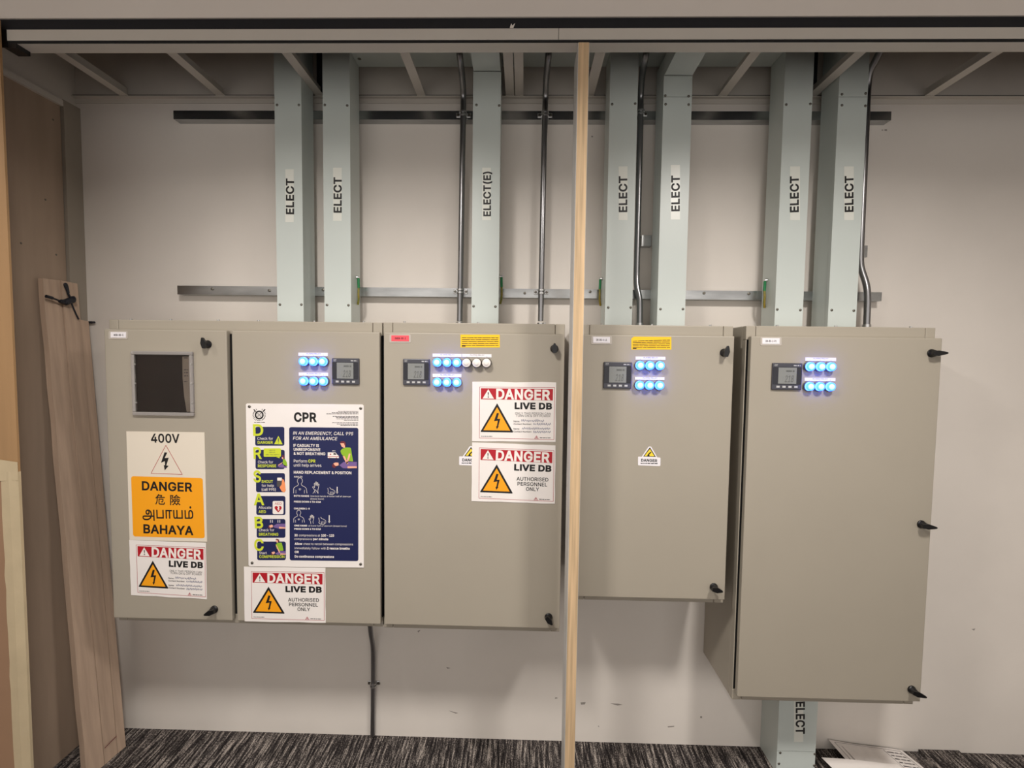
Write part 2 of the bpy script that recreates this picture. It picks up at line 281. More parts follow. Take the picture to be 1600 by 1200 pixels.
'g': (425, [207, -151, 168, -148, 134, -140, 82, -110, 51, -69, 101, -41, 122, -66, 154, -88, 207, -97, 249, -92, 282, -75, 304, -47, 311, -6, 311, 68, 306, 68, 287, 41, 252, 16, 227, 8, 195, 5, 152, 10, 113, 27, 80, 53, 55, 90, 39, 136, 34, 191, 39, 246, 55, 293, 80, 332, 112, 361, 152, 378, 196, 384, 228, 382, 253, 373, 288, 346, 308, 319, 313, 319, 313, 379, 372, 379, 372, -9, 367, -54, 350, -90, 324, -117, 291, -136, 251, -147], [205, 59, 237, 63, 264, 75, 285, 95, 300, 121, 309, 154, 312, 193, 309, 231, 300, 264, 285, 291, 264, 312, 237, 325, 205, 330, 172, 325, 145, 312, 124, 290, 109, 262, 99, 229, 96, 193, 99, 155, 109, 123, 124, 96, 145, 76, 172, 63]),
'h': (410, [114, 227, 114, 0, 53, 0, 53, 509, 114, 509, 114, 287, 102, 287, 124, 332, 152, 362, 187, 379, 227, 384, 264, 380, 295, 369, 321, 349, 341, 321, 353, 285, 357, 240, 357, 0, 296, 0, 296, 235, 290, 275, 273, 304, 246, 323, 210, 329, 184, 326, 161, 317, 141, 303, 126, 283, 117, 257]),
'i': (167, [53, 0, 53, 379, 114, 379, 114, 0], [84, 443, 67, 446, 54, 455, 44, 468, 41, 483, 44, 499, 54, 512, 67, 521, 84, 524, 100, 521, 114, 512, 123, 499, 126, 483, 123, 468, 114, 455, 100, 446]),
'j': (167, [53, 379, 114, 379, 114, -30, 111, -63, 102, -90, 86, -113, 65, -129, 37, -139, 4, -143, -10, -143, -10, -87, 2, -87, 25, -83, 40, -72, 50, -54, 53, -29], [83, 443, 67, 446, 53, 455, 44, 468, 41, 483, 44, 499, 53, 512, 67, 521, 83, 524, 100, 521, 114, 512, 123, 499, 126, 483, 123, 468, 114, 455, 100, 446]),
'k': (381, [110, 137, 110, 212, 121, 212, 284, 379, 360, 379, 184, 199, 177, 199], [53, 0, 53, 509, 114, 509, 114, 0], [294, 0, 148, 186, 191, 229, 372, 0]),
'l': (166, [54, 0, 54, 520, 112, 520, 112, 0]),
'm': (610, [53, 0, 53, 379, 112, 379, 112, 295, 108, 295, 118, 323, 132, 346, 172, 376, 219, 386, 257, 380, 287, 361, 309, 331, 321, 295, 312, 295, 322, 321, 337, 343, 381, 375, 437, 386, 468, 383, 497, 372, 522, 354, 541, 328, 553, 296, 557, 255, 557, 0, 496, 0, 496, 254, 490, 289, 473, 313, 447, 326, 419, 330, 395, 328, 374, 320, 345, 290, 335, 247, 335, 0, 274, 0, 274, 260, 269, 288, 253, 311, 229, 326, 199, 330, 158, 320, 140, 307, 126, 289, 117, 266, 114, 238, 114, 0]),
'n': (410, [114, 227, 114, 0, 53, 0, 53, 379, 112, 379, 112, 287, 102, 287, 124, 332, 152, 362, 187, 379, 227, 384, 264, 380, 295, 369, 321, 349, 341, 321, 353, 285, 357, 240, 357, 0, 296, 0, 296, 235, 290, 275, 273, 304, 246, 323, 210, 329, 184, 326, 161, 317, 141, 303, 126, 283, 117, 257]),
'o': (415, [207, -8, 159, -2, 117, 16, 82, 46, 56, 85, 40, 133, 34, 187, 40, 243, 56, 291, 82, 330, 117, 360, 159, 378, 207, 384, 256, 378, 299, 360, 333, 330, 359, 291, 376, 243, 381, 187, 376, 133, 359, 85, 333, 46, 299, 16, 256, -2], [207, 46, 242, 51, 270, 66, 292, 89, 307, 117, 316, 151, 319, 187, 316, 224, 307, 258, 292, 287, 270, 310, 242, 325, 207, 330, 173, 325, 145, 310, 124, 287, 108, 258, 99, 224, 96, 187, 99, 151, 108, 117, 124, 89, 145, 66, 173, 51]),
'p': (424, [53, -143, 53, 379, 112, 379, 112, 319, 118, 319, 137, 346, 171, 373, 197, 381, 229, 384, 274, 378, 313, 361, 345, 332, 370, 293, 385, 245, 390, 189, 385, 133, 370, 84, 346, 45, 313, 16, 274, -2, 229, -8, 198, -5, 173, 4, 138, 31, 118, 59, 114, 59, 114, -143], [220, 47, 253, 51, 279, 66, 301, 88, 316, 117, 325, 151, 328, 189, 325, 227, 316, 261, 301, 290, 280, 311, 253, 325, 220, 330, 188, 325, 161, 312, 140, 291, 125, 263, 116, 229, 113, 189, 116, 150, 125, 115, 140, 86, 162, 65, 188, 51]),
'q': (424, [372, -143, 311, -143, 311, 59, 306, 59, 287, 31, 252, 4, 227, -5, 195, -8, 151, -2, 111, 16, 79, 45, 55, 84, 39, 133, 34, 189, 39, 245, 55, 293, 79, 332, 112, 361, 151, 378, 196, 384, 228, 381, 253, 373, 287, 346, 307, 319, 313, 319, 313, 379, 372, 379], [205, 47, 236, 51, 263, 65, 284, 86, 299, 115, 309, 150, 312, 189, 309, 229, 300, 263, 284, 291, 263, 312, 237, 325, 205, 330, 172, 325, 145, 311, 124, 290, 108, 261, 99, 227, 96, 189, 99, 151, 109, 117, 124, 88, 145, 66, 172, 51]),
'r': (259, [53, 0, 53, 379, 112, 379, 112, 321, 115, 321, 130, 347, 152, 367, 181, 380, 213, 385, 229, 384, 243, 384, 243, 322, 230, 324, 207, 326, 182, 323, 159, 315, 140, 301, 126, 284, 117, 262, 114, 237, 114, 0]),
's': (365, [182, -8, 145, -5, 112, 3, 84, 18, 62, 38, 45, 63, 36, 94, 94, 107, 105, 79, 124, 60, 150, 49, 181, 45, 217, 50, 244, 62, 262, 81, 268, 103, 265, 121, 254, 136, 237, 147, 212, 155, 149, 170, 104, 186, 72, 208, 53, 237, 47, 274, 51, 305, 65, 332, 87, 354, 115, 370, 149, 381, 187, 384, 223, 381, 254, 372, 279, 358, 299, 339, 324, 290, 268, 277, 258, 298, 243, 316, 219, 328, 187, 333, 156, 329, 131, 317, 114, 299, 109, 277, 112, 258, 124, 243, 172, 223, 229, 209, 275, 194, 306, 171, 325, 142, 331, 107, 326, 75, 312, 47, 290, 24, 260, 6, 223, -5]),
't': (227, [204, 379, 204, 327, 6, 327, 6, 379], [65, 471, 126, 471, 126, 98, 128, 76, 136, 61, 150, 53, 170, 50, 185, 51, 202, 54, 213, 2, 192, -3, 168, -4, 125, 2, 92, 21, 72, 52, 65, 93]),
'u': (410, [182, -5, 146, -1, 115, 11, 89, 31, 69, 59, 57, 95, 53, 139, 53, 379, 114, 379, 114, 144, 119, 105, 137, 75, 164, 56, 200, 50, 226, 53, 249, 62, 268, 77, 283, 97, 293, 122, 296, 153, 296, 379, 357, 379, 357, 0, 298, 0, 298, 92, 307, 92, 286, 47, 257, 17, 222, 0]),
'v': (389, [163, 0, 17, 379, 84, 379, 165, 155, 187, 87, 206, 21, 184, 21, 203, 87, 224, 155, 305, 379, 371, 379, 226, 0]),
'w': (567, [138, 0, 23, 379, 87, 379, 133, 214, 154, 137, 175, 41, 165, 41, 186, 135, 206, 214, 252, 379, 316, 379, 362, 214, 382, 136, 402, 41, 391, 41, 413, 135, 434, 214, 480, 379, 545, 379, 429, 0, 368, 0, 319, 172, 305, 225, 291, 280, 277, 338, 291, 338, 277, 280, 263, 225, 248, 172, 199, 0]),
'x': (379, [21, 0, 171, 218, 171, 171, 29, 379, 100, 379, 147, 306, 179, 253, 207, 206, 175, 206, 202, 253, 233, 306, 282, 379, 352, 379, 209, 169, 209, 214, 358, 0, 287, 0, 231, 85, 200, 136, 173, 182, 205, 182, 178, 136, 148, 85, 91, 0]),
'y': (389, [47, -139, 61, -86, 71, -87, 104, -89, 130, -74, 151, -36, 163, -1, 17, 379, 84, 379, 165, 155, 187, 87, 206, 21, 184, 21, 202, 87, 224, 155, 305, 379, 371, 379, 204, -58, 177, -107, 139, -136, 91, -145, 65, -143]),
'z': (380, [42, 0, 42, 46, 254, 320, 254, 323, 48, 323, 48, 379, 333, 379, 333, 331, 126, 60, 126, 56, 339, 56, 339, 0]),
'0': (453, [227, -7, 174, 1, 130, 24, 95, 62, 69, 113, 57, 155, 50, 202, 48, 254, 50, 306, 57, 353, 69, 395, 95, 447, 130, 484, 174, 508, 227, 516, 279, 508, 323, 484, 358, 447, 384, 395, 396, 353, 403, 306, 405, 254, 403, 202, 396, 155, 384, 113, 359, 62, 323, 24, 279, 1], [227, 50, 261, 56, 290, 74, 313, 103, 330, 144, 340, 194, 344, 254, 340, 314, 330, 365, 313, 405, 290, 435, 261, 453, 227, 460, 192, 453, 163, 435, 140, 405, 123, 365, 113, 314, 109, 254, 113, 194, 123, 144, 140, 103, 163, 74, 192, 56]),
'1': (453, [76, 0, 76, 55, 391, 55, 391, 0], [276, 509, 276, 0, 212, 0, 212, 448, 209, 448, 86, 358, 86, 427, 198, 509]),
'2': (453, [64, 0, 64, 47, 234, 229, 282, 282, 311, 327, 320, 371, 317, 397, 308, 419, 293, 436, 273, 449, 224, 460, 196, 457, 172, 447, 153, 433, 139, 413, 130, 390, 127, 362, 66, 362, 71, 405, 86, 442, 111, 473, 143, 496, 182, 511, 225, 516, 268, 511, 306, 497, 337, 474, 361, 445, 376, 411, 381, 372, 371, 318, 336, 259, 267, 180, 153, 60, 153, 57, 389, 57, 389, 0]),
'3': (453, [218, -7, 173, -3, 133, 10, 98, 30, 70, 57, 52, 91, 44, 132, 109, 132, 115, 107, 126, 87, 144, 71, 165, 59, 219, 50, 275, 61, 297, 74, 315, 93, 325, 116, 329, 145, 326, 172, 316, 196, 299, 217, 275, 234, 242, 244, 201, 248, 157, 248, 157, 299, 288, 448, 288, 452, 70, 452, 70, 509, 372, 509, 372, 461, 211, 278, 211, 289, 264, 288, 308, 276, 344, 253, 371, 222, 387, 186, 393, 145, 387, 103, 370, 66, 344, 36, 309, 12, 266, -2]),
'4': (453, [40, 105, 40, 158, 247, 509, 311, 509, 109, 166, 109, 163, 413, 163, 413, 105], [282, 0, 282, 121, 282, 146, 282, 318, 343, 318, 343, 0]),
'5': (453, [221, -7, 178, -2, 140, 11, 108, 32, 83, 60, 66, 93, 60, 130, 122, 130, 127, 108, 138, 89, 173, 60, 221, 50, 250, 53, 276, 64, 298, 82, 314, 104, 324, 131, 328, 162, 324, 193, 314, 221, 297, 244, 275, 262, 248, 273, 218, 277, 167, 268, 128, 246, 67, 253, 96, 509, 366, 509, 366, 452, 151, 452, 134, 301, 136, 301, 178, 325, 229, 334, 263, 330, 294, 321, 321, 306, 345, 285, 364, 260, 379, 231, 388, 199, 391, 163, 385, 117, 369, 76, 343, 41, 309, 15, 268, -1]),
'6': (453, [226, -7, 182, -1, 142, 15, 109, 40, 84, 74, 69, 115, 64, 162, 68, 199, 80, 239, 137, 340, 252, 509, 322, 509, 151, 261, 145, 261, 165, 288, 196, 307, 235, 314, 278, 309, 316, 295, 346, 271, 370, 240, 384, 201, 389, 157, 384, 112, 368, 73, 343, 39, 310, 14, 271, -2], [226, 48, 254, 52, 279, 63, 299, 79, 314, 101, 324, 128, 327, 157, 324, 187, 314, 213, 299, 235, 279, 251, 254, 262, 226, 265, 198, 262, 174, 252, 153, 235, 138, 214, 128, 188, 125, 158, 128, 128, 138, 102, 153, 79, 174, 63, 198, 52]),
'7': (453, [97, 0, 323, 448, 323, 452, 62, 452, 62, 509, 391, 509, 391, 449, 165, 0]),
'8': (453, [226, -7, 178, -2, 136, 11, 101, 33, 74, 62, 57, 96, 52, 135, 55, 166, 65, 195, 81, 220, 101, 241, 125, 256, 153, 265, 153, 267, 119, 282, 93, 308, 76, 342, 70, 380, 75, 417, 90, 450, 114, 477, 146, 498, 184, 511, 226, 516, 269, 511, 306, 498, 337, 477, 361, 450, 377, 417, 382, 380, 376, 342, 359, 308, 333, 282, 300, 267, 300, 265, 327, 256, 351, 241, 372, 220, 387, 195, 397, 166, 401, 135, 395, 96, 378, 62, 352, 33, 317, 11, 275, -2], [226, 49, 258, 52, 285, 60, 307, 74, 323, 91, 333, 113, 337, 139, 333, 165, 322, 189, 305, 208, 283, 223, 256, 232, 226, 235, 196, 232, 169, 223, 147, 208, 130, 189, 119, 165, 115, 139, 119, 113, 129, 91, 145, 74, 167, 60, 195, 52], [226, 290, 274, 300, 293, 313, 307, 330, 316, 351, 319, 376, 316, 399, 308, 420, 294, 437, 275, 449, 226, 460, 177, 449, 159, 437, 145, 420, 136, 399, 133, 376, 136, 351, 145, 330, 159, 313, 178, 300]),
'9': (453, [226, 516, 271, 510, 310, 494, 343, 468, 368, 434, 384, 393, 389, 347, 385, 309, 373, 270, 315, 168, 200, 0, 130, 0, 301, 248, 307, 248, 287, 221, 257, 202, 218, 195, 175, 199, 137, 214, 106, 237, 83, 269, 68, 307, 64, 352, 69, 397, 85, 436, 110, 469, 143, 494, 182, 510], [226, 460, 199, 457, 174, 446, 154, 429, 138, 407, 129, 381, 125, 352, 129, 322, 138, 295, 154, 274, 174, 257, 199, 247, 226, 243, 254, 247, 279, 257, 299, 273, 314, 295, 324, 321, 327, 350, 324, 381, 314, 407, 299, 429, 279, 446, 254, 457]),
'&': (448, [197, -7, 150, -2, 110, 12, 78, 34, 54, 62, 39, 96, 34, 133, 37, 163, 47, 189, 85, 235, 140, 279, 216, 335, 237, 352, 255, 375, 262, 405, 258, 427, 245, 445, 226, 457, 201, 461, 168, 453, 145, 431, 137, 399, 145, 363, 169, 327, 204, 284, 438, 0, 364, 0, 171, 231, 121, 293, 87, 344, 78, 370, 75, 398, 79, 430, 91, 458, 109, 481, 134, 499, 165, 510, 200, 513, 235, 510, 266, 499, 290, 482, 308, 459, 320, 433, 324, 404, 315, 362, 291, 325, 256, 293, 154, 217, 110, 174, 100, 154, 97, 131, 100, 108, 109, 87, 124, 70, 143, 57, 166, 49, 193, 46, 223, 50, 251, 59, 301, 95, 321, 121, 336, 151, 346, 186, 349, 224, 408, 224, 405, 180, 397, 144, 371, 92, 345, 62, 333, 47, 305, 23, 271, 7, 234, -3]),
'(': (273, [89, 207, 101, 324, 132, 441, 177, 539, 236, 539, 191, 428, 161, 313, 151, 207, 160, 115, 188, 16, 236, -96, 177, -96, 150, -46, 128, 4, 111, 55, 99, 106, 92, 156]),
')': (273, [37, -96, 86, 18, 113, 116, 122, 207, 112, 313, 82, 428, 37, 539, 97, 539, 142, 441, 173, 323, 184, 207, 182, 156, 174, 104, 161, 53, 144, 3, 123, -47, 97, -96]),
'-': (453, [337, 244, 337, 188, 114, 188, 114, 244]),
',': (188, [38, -119, 68, 71, 137, 71, 84, -119]),
'?': (358, [132, 152, 132, 159, 141, 230, 153, 252, 168, 269, 209, 298, 247, 334, 258, 357, 262, 384, 259, 406, 250, 425, 220, 452, 178, 462, 137, 453, 106, 425, 96, 404, 92, 378, 27, 378, 33, 418, 49, 452, 73, 479, 103, 499, 138, 511, 178, 516, 219, 511, 255, 498, 284, 478, 306, 451, 319, 418, 324, 382, 319, 344, 306, 311, 284, 284, 254, 261, 219, 235, 200, 205, 194, 158, 194, 152], [164, -4, 146, -1, 131, 9, 121, 24, 118, 41, 121, 58, 131, 73, 146, 83, 164, 86, 181, 83, 196, 73, 206, 58, 209, 41, 206, 24, 196, 9, 181, -1]),
':': (188, [95, -4, 78, -1, 63, 9, 53, 24, 50, 41, 53, 59, 63, 73, 78, 83, 95, 87, 113, 83, 128, 73, 138, 59, 141, 41, 138, 24, 128, 9, 113, -1], [95, 271, 78, 274, 63, 284, 53, 299, 50, 316, 53, 334, 63, 349, 78, 359, 95, 362, 113, 359, 128, 349, 138, 334, 141, 316, 138, 299, 128, 284, 113, 274]),
'危': (1000, [328, 708, 582, 708, 520, 602, 248, 602], [313, 842, 251, 730, 158, 615, 36, 510, 66, 485, 92, 456, 168, 519, 168, 407, 160, 263, 121, 108, 32, -34, 90, -84, 187, 72, 231, 245, 242, 406, 242, 533, 941, 533, 941, 602, 605, 602, 650, 672, 688, 741, 634, 777, 621, 773, 368, 773, 397, 828], [347, 437, 347, 51, 362, -25, 414, -61, 514, -71, 801, -71, 891, -55, 938, 3, 958, 118, 921, 130, 887, 147, 867, 25, 798, -2, 515, -2, 438, 9, 420, 52, 420, 371, 731, 371, 718, 255, 702, 208, 689, 201, 668, 199, 559, 204, 573, 171, 579, 138, 702, 137, 737, 144, 763, 162, 782, 201, 796, 279, 806, 407, 807, 437]),
'險': (1000, [434, 426, 541, 426, 541, 294, 434, 294], [376, 480, 376, 239, 600, 239, 600, 480], [721, 426, 832, 426, 832, 294, 721, 294], [663, 480, 663, 239, 893, 239, 893, 480], [78, 800, 78, -77, 143, -77, 143, 732, 263, 732, 188, 505, 240, 429, 265, 361, 272, 302, 268, 260, 253, 232, 223, 223, 168, 224, 181, 191, 186, 158, 250, 159, 278, 166, 300, 178, 329, 224, 338, 295, 331, 361, 305, 433, 253, 513, 347, 774, 300, 803, 289, 800], [608, 848, 535, 753, 437, 665, 322, 592, 373, 542, 480, 612, 480, 554, 780, 554, 780, 614, 483, 614, 556, 675, 620, 742, 714, 669, 821, 603, 929, 549, 963, 616, 855, 662, 748, 723, 658, 791, 680, 823], [462, 216, 418, 115, 353, 31, 269, -34, 320, -83, 377, -38, 427, 15, 472, 76, 529, 32, 573, -10, 613, 41, 563, 84, 500, 128, 529, 202], [741, 217, 709, 116, 656, 33, 584, -31, 635, -79, 703, -17, 758, 62, 816, 19, 870, -26, 912, -66, 958, -13, 910, 29, 849, 76, 784, 120, 810, 207]),
'அபாயம்': (4360, [321, -124, 232, -118, 159, -101, 102, -72, 62, -36, 37, 9, 29, 60, 40, 109, 54, 131, 74, 149, 102, 164, 142, 173, 206, 176, 953, 176, 956, 104, 217, 104, 170, 103, 145, 99, 129, 90, 118, 76, 114, 56, 127, 12, 167, -22, 234, -44, 327, -51, 344, -51, 438, -45, 518, -28, 584, 0, 638, 37, 679, 81, 709, 130, 713, 149, 726, 200, 730, 251, 725, 308, 710, 361, 685, 409, 649, 449, 601, 478, 542, 494, 518, 497, 493, 497, 436, 486, 413, 472, 395, 453, 383, 428, 379, 397, 385, 363, 402, 335, 429, 315, 465, 309, 499, 315, 525, 333, 542, 361, 548, 400, 538, 460, 523, 485, 501, 510, 558, 527, 592, 492, 617, 448, 626, 396, 616, 333, 602, 306, 584, 284, 561, 265, 533, 252, 500, 244, 463, 241, 420, 245, 381, 258, 348, 279, 322, 309, 306, 347, 300, 393, 307, 449, 329, 493, 362, 526, 405, 549, 452, 562, 503, 566, 575, 560, 639, 540, 692, 509, 737, 469, 771, 421, 796, 368, 811, 311, 816, 252, 813, 200, 804, 150, 798, 128, 761, 53, 705, -10, 632, -59, 547, -95, 483, -111, 414, -121, 342, -124], [947, -154, 947, 554, 1033, 554, 1033, -154], [1209, 0, 1209, 554, 1295, 554, 1295, 72, 1725, 72, 1725, 554, 1811, 554, 1811, 0], [1987, 0, 1987, 554, 2522, 554, 2522, 482, 2352, 482, 2352, 0, 2266, 0, 2266, 482, 2073, 482, 2073, 0], [2893, 0, 2893, 554, 2979, 554, 2979, 72, 3328, 72, 3328, 554, 3414, 554, 3414, 0], [2779, -11, 2744, -8, 2715, 2, 2689, 16, 2668, 36, 2648, 70, 2633, 120, 2627, 202, 2627, 554, 2713, 554, 2713, 223, 2717, 140, 2725, 106, 2741, 82, 2765, 67, 2797, 61, 2825, 65, 2852, 76, 2876, 96, 2899, 125, 2897, 39, 2849, 5, 2817, -7], [4082, 566, 4150, 556, 4205, 528, 4247, 482, 4276, 421, 4293, 347, 4299, 262, 4295, 197, 4284, 142, 4264, 97, 4236, 60, 4211, 39, 4183, 24, 4113, 6, 4014, 0, 3590, 0, 3590, 554, 3676, 554, 3676, 72, 3902, 72, 3902, 355, 3905, 411, 3914, 454, 3927, 487, 3947, 515, 3972, 537, 4002, 553, 4038, 563], [4080, 494, 4047, 489, 4020, 471, 3996, 427, 3988, 338, 3988, 72, 4035, 72, 4095, 77, 4141, 91, 4174, 116, 4195, 153, 4207, 203, 4211, 267, 4208, 328, 4198, 382, 4180, 428, 4156, 464, 4122, 486], [4082, 678, 4056, 683, 4034, 697, 4020, 718, 4015, 745, 4020, 772, 4034, 793, 4056, 807, 4082, 812, 4109, 807, 4130, 793, 4144, 771, 4149, 745, 4144, 718, 4130, 697, 4109, 683]),
}
_tc = {}
def _fill(loops):                                             # outlines (overlaps and holes) -> triangles by winding number
    co = []; ed = []
    for P in loops:
        n = len(co); co += [Vector(p) for p in P]; ed += [(n+k, n+(k+1) % len(P)) for k in range(len(P))]
    V, _, T, *_ = delaunay_2d_cdt(co, ed, [], 0, 1e-5)
    E0 = np.array([p for P in loops for p in P]); E1 = np.array([p for P in loops for p in P[1:]+P[:1]])
    F = []
    for t in T:
        q = (V[t[0]]+V[t[1]]+V[t[2]])/3; x, y = q
        up = (E0[:, 1] <= y) & (E1[:, 1] > y); dn = (E0[:, 1] > y) & (E1[:, 1] <= y)
        side = (E1[:, 0]-E0[:, 0])*(y-E0[:, 1])-(x-E0[:, 0])*(E1[:, 1]-E0[:, 1])
        if int((up & (side > 0)).sum())-int((dn & (side < 0)).sum()): F.append(tuple(t))
    return np.array([tuple(v) for v in V]), F
def _area(P): return .5*sum(a[0]*b_[1]-b_[0]*a[1] for a, b_ in zip(P, P[1:]+P[:1]))
def _spread(P, d):                                            # move an outline sideways by d (heavier weight)
    n = len(P); out = []
    for i in range(n):
        a, b_, c = P[i-1], P[i], P[(i+1) % n]
        e1 = np.array([b_[1]-a[1], a[0]-b_[0]], float); e2 = np.array([c[1]-b_[1], b_[0]-c[0]], float)
        e1 /= np.hypot(*e1); e2 /= np.hypot(*e2); m_ = e1+e2; L = max(m_@m_/2, .35)
        out.append((b_[0]+m_[0]*d/L, b_[1]+m_[1]*d/L))
    return out
_gc = {}
def glyph(ch, off):
    if (ch, off) in _gc: return _gc[ch, off]
    adv, *cont = GLYPHS[ch]
    C = [[(a/1000, b_/1000) for a, b_ in zip(q[0::2], q[1::2])] for q in cont]
    A_ = [_area(P) for P in C]; sg = 1 if max(A_, key=abs) > 0 else -1
    C2 = [_spread(P, off*sg) if off else P for P in C]
    V, F = _fill(C2)
    _gc[ch, off] = (V, F, adv/1000); return _gc[ch, off]
def glyphs(s, off=0.):
    key = (s, off)
    if key in _tc: return _tc[key]
    V = []; F = []; x = 0.
    for ch in ([s] if s in GLYPHS else s):
        if ch == ' ': x += .19; continue
        v, f, adv = glyph(ch, off); n = len(V)
        F += [tuple(q+n for q in t) for t in f]; V += [(a+x, b_) for a, b_ in v]; x += adv+off*.8
    V = np.array(V)
    _tc[key] = (V, F); return V, F
CAPH = max(GLYPHS["H"][1][1::2])/1000
def text(mb, s, p0, p1, cap, Y, off=0., shear=0., mapf=None):  # baseline p0 -> p1 in pixels, cap height in pixels
    f3 = mapf or (lambda x, y: at(x, y, Y))
    v, f = glyphs(s, off)
    x0, x1 = v[:, 0].min(), v[:, 0].max()
    A = np.array(f3(*p0)); B = np.array(f3(*p1)); u = B-A; L = np.linalg.norm(u); u = u/L
    n = np.array([-u[2], 0, u[0]])
    if mapf: h = np.linalg.norm(np.array(f3(p0[0], p0[1]-cap))-A)
    else: h = cap*mpp(*p0, Y)
    sx = L/(x1-x0); sy = h/CAPH
    mb.add([A+u*((q[0]-x0)*sx+q[1]*sy*shear)+n*q[1]*sy for q in v], f)
def greek(mb, x0, x1, y, h, Y, mapf=None, seed=0, slope=0., gap=.55):     # a line of print too small to read
    f3 = mapf or (lambda a, b: at(a, b, Y)); r = random.Random(seed+int(x0*7+y*13)); x = x0
    while x < x1-1e-6:
        e_ = min(x1, x+h*r.uniform(1.2, 4.2))
        yy = y+slope*(x-x0)
        mb.face([f3(x, yy), f3(e_, yy), f3(e_, yy-h*r.uniform(.75, 1)), f3(x, yy-h*r.uniform(.75, 1))]); x = e_+h*gap
def rrect(x0, y0, x1, y1, r, n=4):
    out = []
    for cx, cy, a in ((x1-r, y0+r, -90), (x1-r, y1-r, 0), (x0+r, y1-r, 90), (x0+r, y0+r, 180)):
        for i in range(n+1):
            t = math.radians(a+90*i/n); out.append((cx+r*math.cos(t), cy+r*math.sin(t)))
    return out
def circ(x, y, r, n=16, ry=None): return [(x+r*math.cos(2*math.pi*i/n), y+(ry or r)*math.sin(2*math.pi*i/n)) for i in range(n)]
def stroke(mb, pts, w_, Y, mapf=None, closed=False):
    f3 = mapf or (lambda a, b: at(a, b, Y)); P = [np.array(p, float) for p in pts]
    if closed: P = P+[P[0]]
    for a, b_ in zip(P[:-1], P[1:]):
        d = b_-a; L = np.hypot(*d)
        if L < 1e-6: continue
        d /= L; n = np.array([-d[1], d[0]])*w_/2; a2 = a-d*w_*.25; b2 = b_+d*w_*.25
        mb.face([f3(*(a2+n)), f3(*(b2+n)), f3(*(b2-n)), f3(*(a2-n))])
def ring(mb, x, y, r0, r1, Y, n=20, a0=0, a1=360):
    A = [math.radians(a0+(a1-a0)*i/n) for i in range(n+1)]
    for p, q in zip(A[:-1], A[1:]):
        mb.face(PX([(x+r0*math.cos(p), y+r0*math.sin(p)), (x+r1*math.cos(p), y+r1*math.sin(p)), (x+r1*math.cos(q), y+r1*math.sin(q)), (x+r0*math.cos(q), y+r0*math.sin(q))], Y))

YD, YB, YK, YS = -.3156, -.290, -.151, -.041      # planes of the doors, cabinet fronts, trunking fronts, channel fronts

# ================================================================== structure
struct(MB().box(-3.6, 4.2, -5.2, .12, -.06, 0).build('floor', CARP))
struct(MB().box(-3.6, 4.2, 0, .12, 0, 3.2).build('wall_back', WALL))
wb = [o for o in COL.objects if o.name == 'wall_back'][0]
for pts in (((907, 1097.5), (915, 1097), (914, 1100.5), (908, 1101)), ((953, 1099), (966, 1099.5), (973, 1101), (965, 1102.5)), ((1094, 1119), (1097, 1119), (1097, 1122), (1094, 1122)), ((1043, 1135), (1054, 1134), (1053, 1135.6), (1044, 1136.6)),
            ((1382, 202), (1386, 202), (1386, 204.5), (1382, 204.5)), ((1377.5, 202.5), (1380, 202.5), (1380, 204), (1377.5, 204)), ((1518, 983), (1524, 982), (1522, 985.5)), ((868, 1089), (872, 1091), (867, 1092)), ((700, 1110), (716, 1114), (712, 1115)),
            ((652, 986), (657, 984), (654, 988.5)), ((924, 212), (926.5, 212), (926.5, 214.5), (924, 214.5)), ((934, 1134), (936, 1134), (936, 1136.5)), ((697, 1042), (704, 1044), (699, 1045))):
    struct(MB().face(PX(pts, -.0003)).build('wall_scuff', SCUFF, wb))
struct(MB().box(-2.0, -1.9, -.449, 0, 0, 2.70).build('wall_left', WALL))
struct(MB().box(-2.0, -1.885, -.449, 0, 2.7005, 3.2).build('wall_left', VOID))
struct(MB().box(-1.8845, 2.45, -.003, -.0005, 2.7455, 3.2).build('wall_back', VOID))       # unpainted board above the grid
struct(MB().box(-1.9, -1.868, -.075, -.0005, 0, 2.70).build('trim_1', RETSHADE))                 # plaster return in the corner, its shade put into a greyer colour
struct(MB().box(2.45, 2.57, -.45, 0, 0, 3.2).build('wall_right', WALL))
struct(MB().box(-3.6, 4.2, -5.2, -.4985, 2.80, 2.87).build('ceiling', CEIL))
struct(MB().box(4.2, 4.3, -5.2, .12, 0, 2.86).build('wall_right', WALL))                # far side walls of the room in front
struct(MB().box(-3.7, -3.6, -5.2, .12, 0, 2.86).build('wall_left', WALL))
struct(MB().box(-3.6, 4.2, -.51, .12, 3.2, 3.26).build('ceiling', VOID))                # over the recess
struct(MB().box(-3.6, 4.2, -.498, -.45, 2.7302, 3.2).build('wall_front', CEIL))         # bulkhead over the opening
struct(MB().box(-3.6, 4.2, -.493, -.452, 2.6955, 2.7298).build('trim_2', BLKSTRIP))     # black strip over the track
tr = MB()
tr.box(-1.66, 2.6, -.500, -.448, 2.6615, 2.6952).box(-1.66, 2.6, -.4955, -.448, 2.6538, 2.6613)
track = struct(tr.build('trim_3', ALU, bevel=.0012))
tr2 = MB().box(-1.66, 2.6, -.4985, -.4957, 2.6542, 2.6613); struct(tr2.build('track_groove', GASKGAP, track))
struct(MB().box(.0955, .0968, -.5006, -.4995, 2.6615, 2.6952).build('track_joint', GASKGAP, track))
struct(MB().box(-1.652, -1.612, -.4995, -.455, 2.640, 2.6536).box(-1.660, -1.640, -.5015, -.4995, 2.640, 2.694).build('track_end_stop', BLK, track))
struct(MB().prism(PX([(796.5, 44), (797.5, 40), (799, 36.5), (800.5, 40), (805, 36), (802, 44)], -.4931), (0, -.0003, 0)).build('paint_chip', WALL, track))
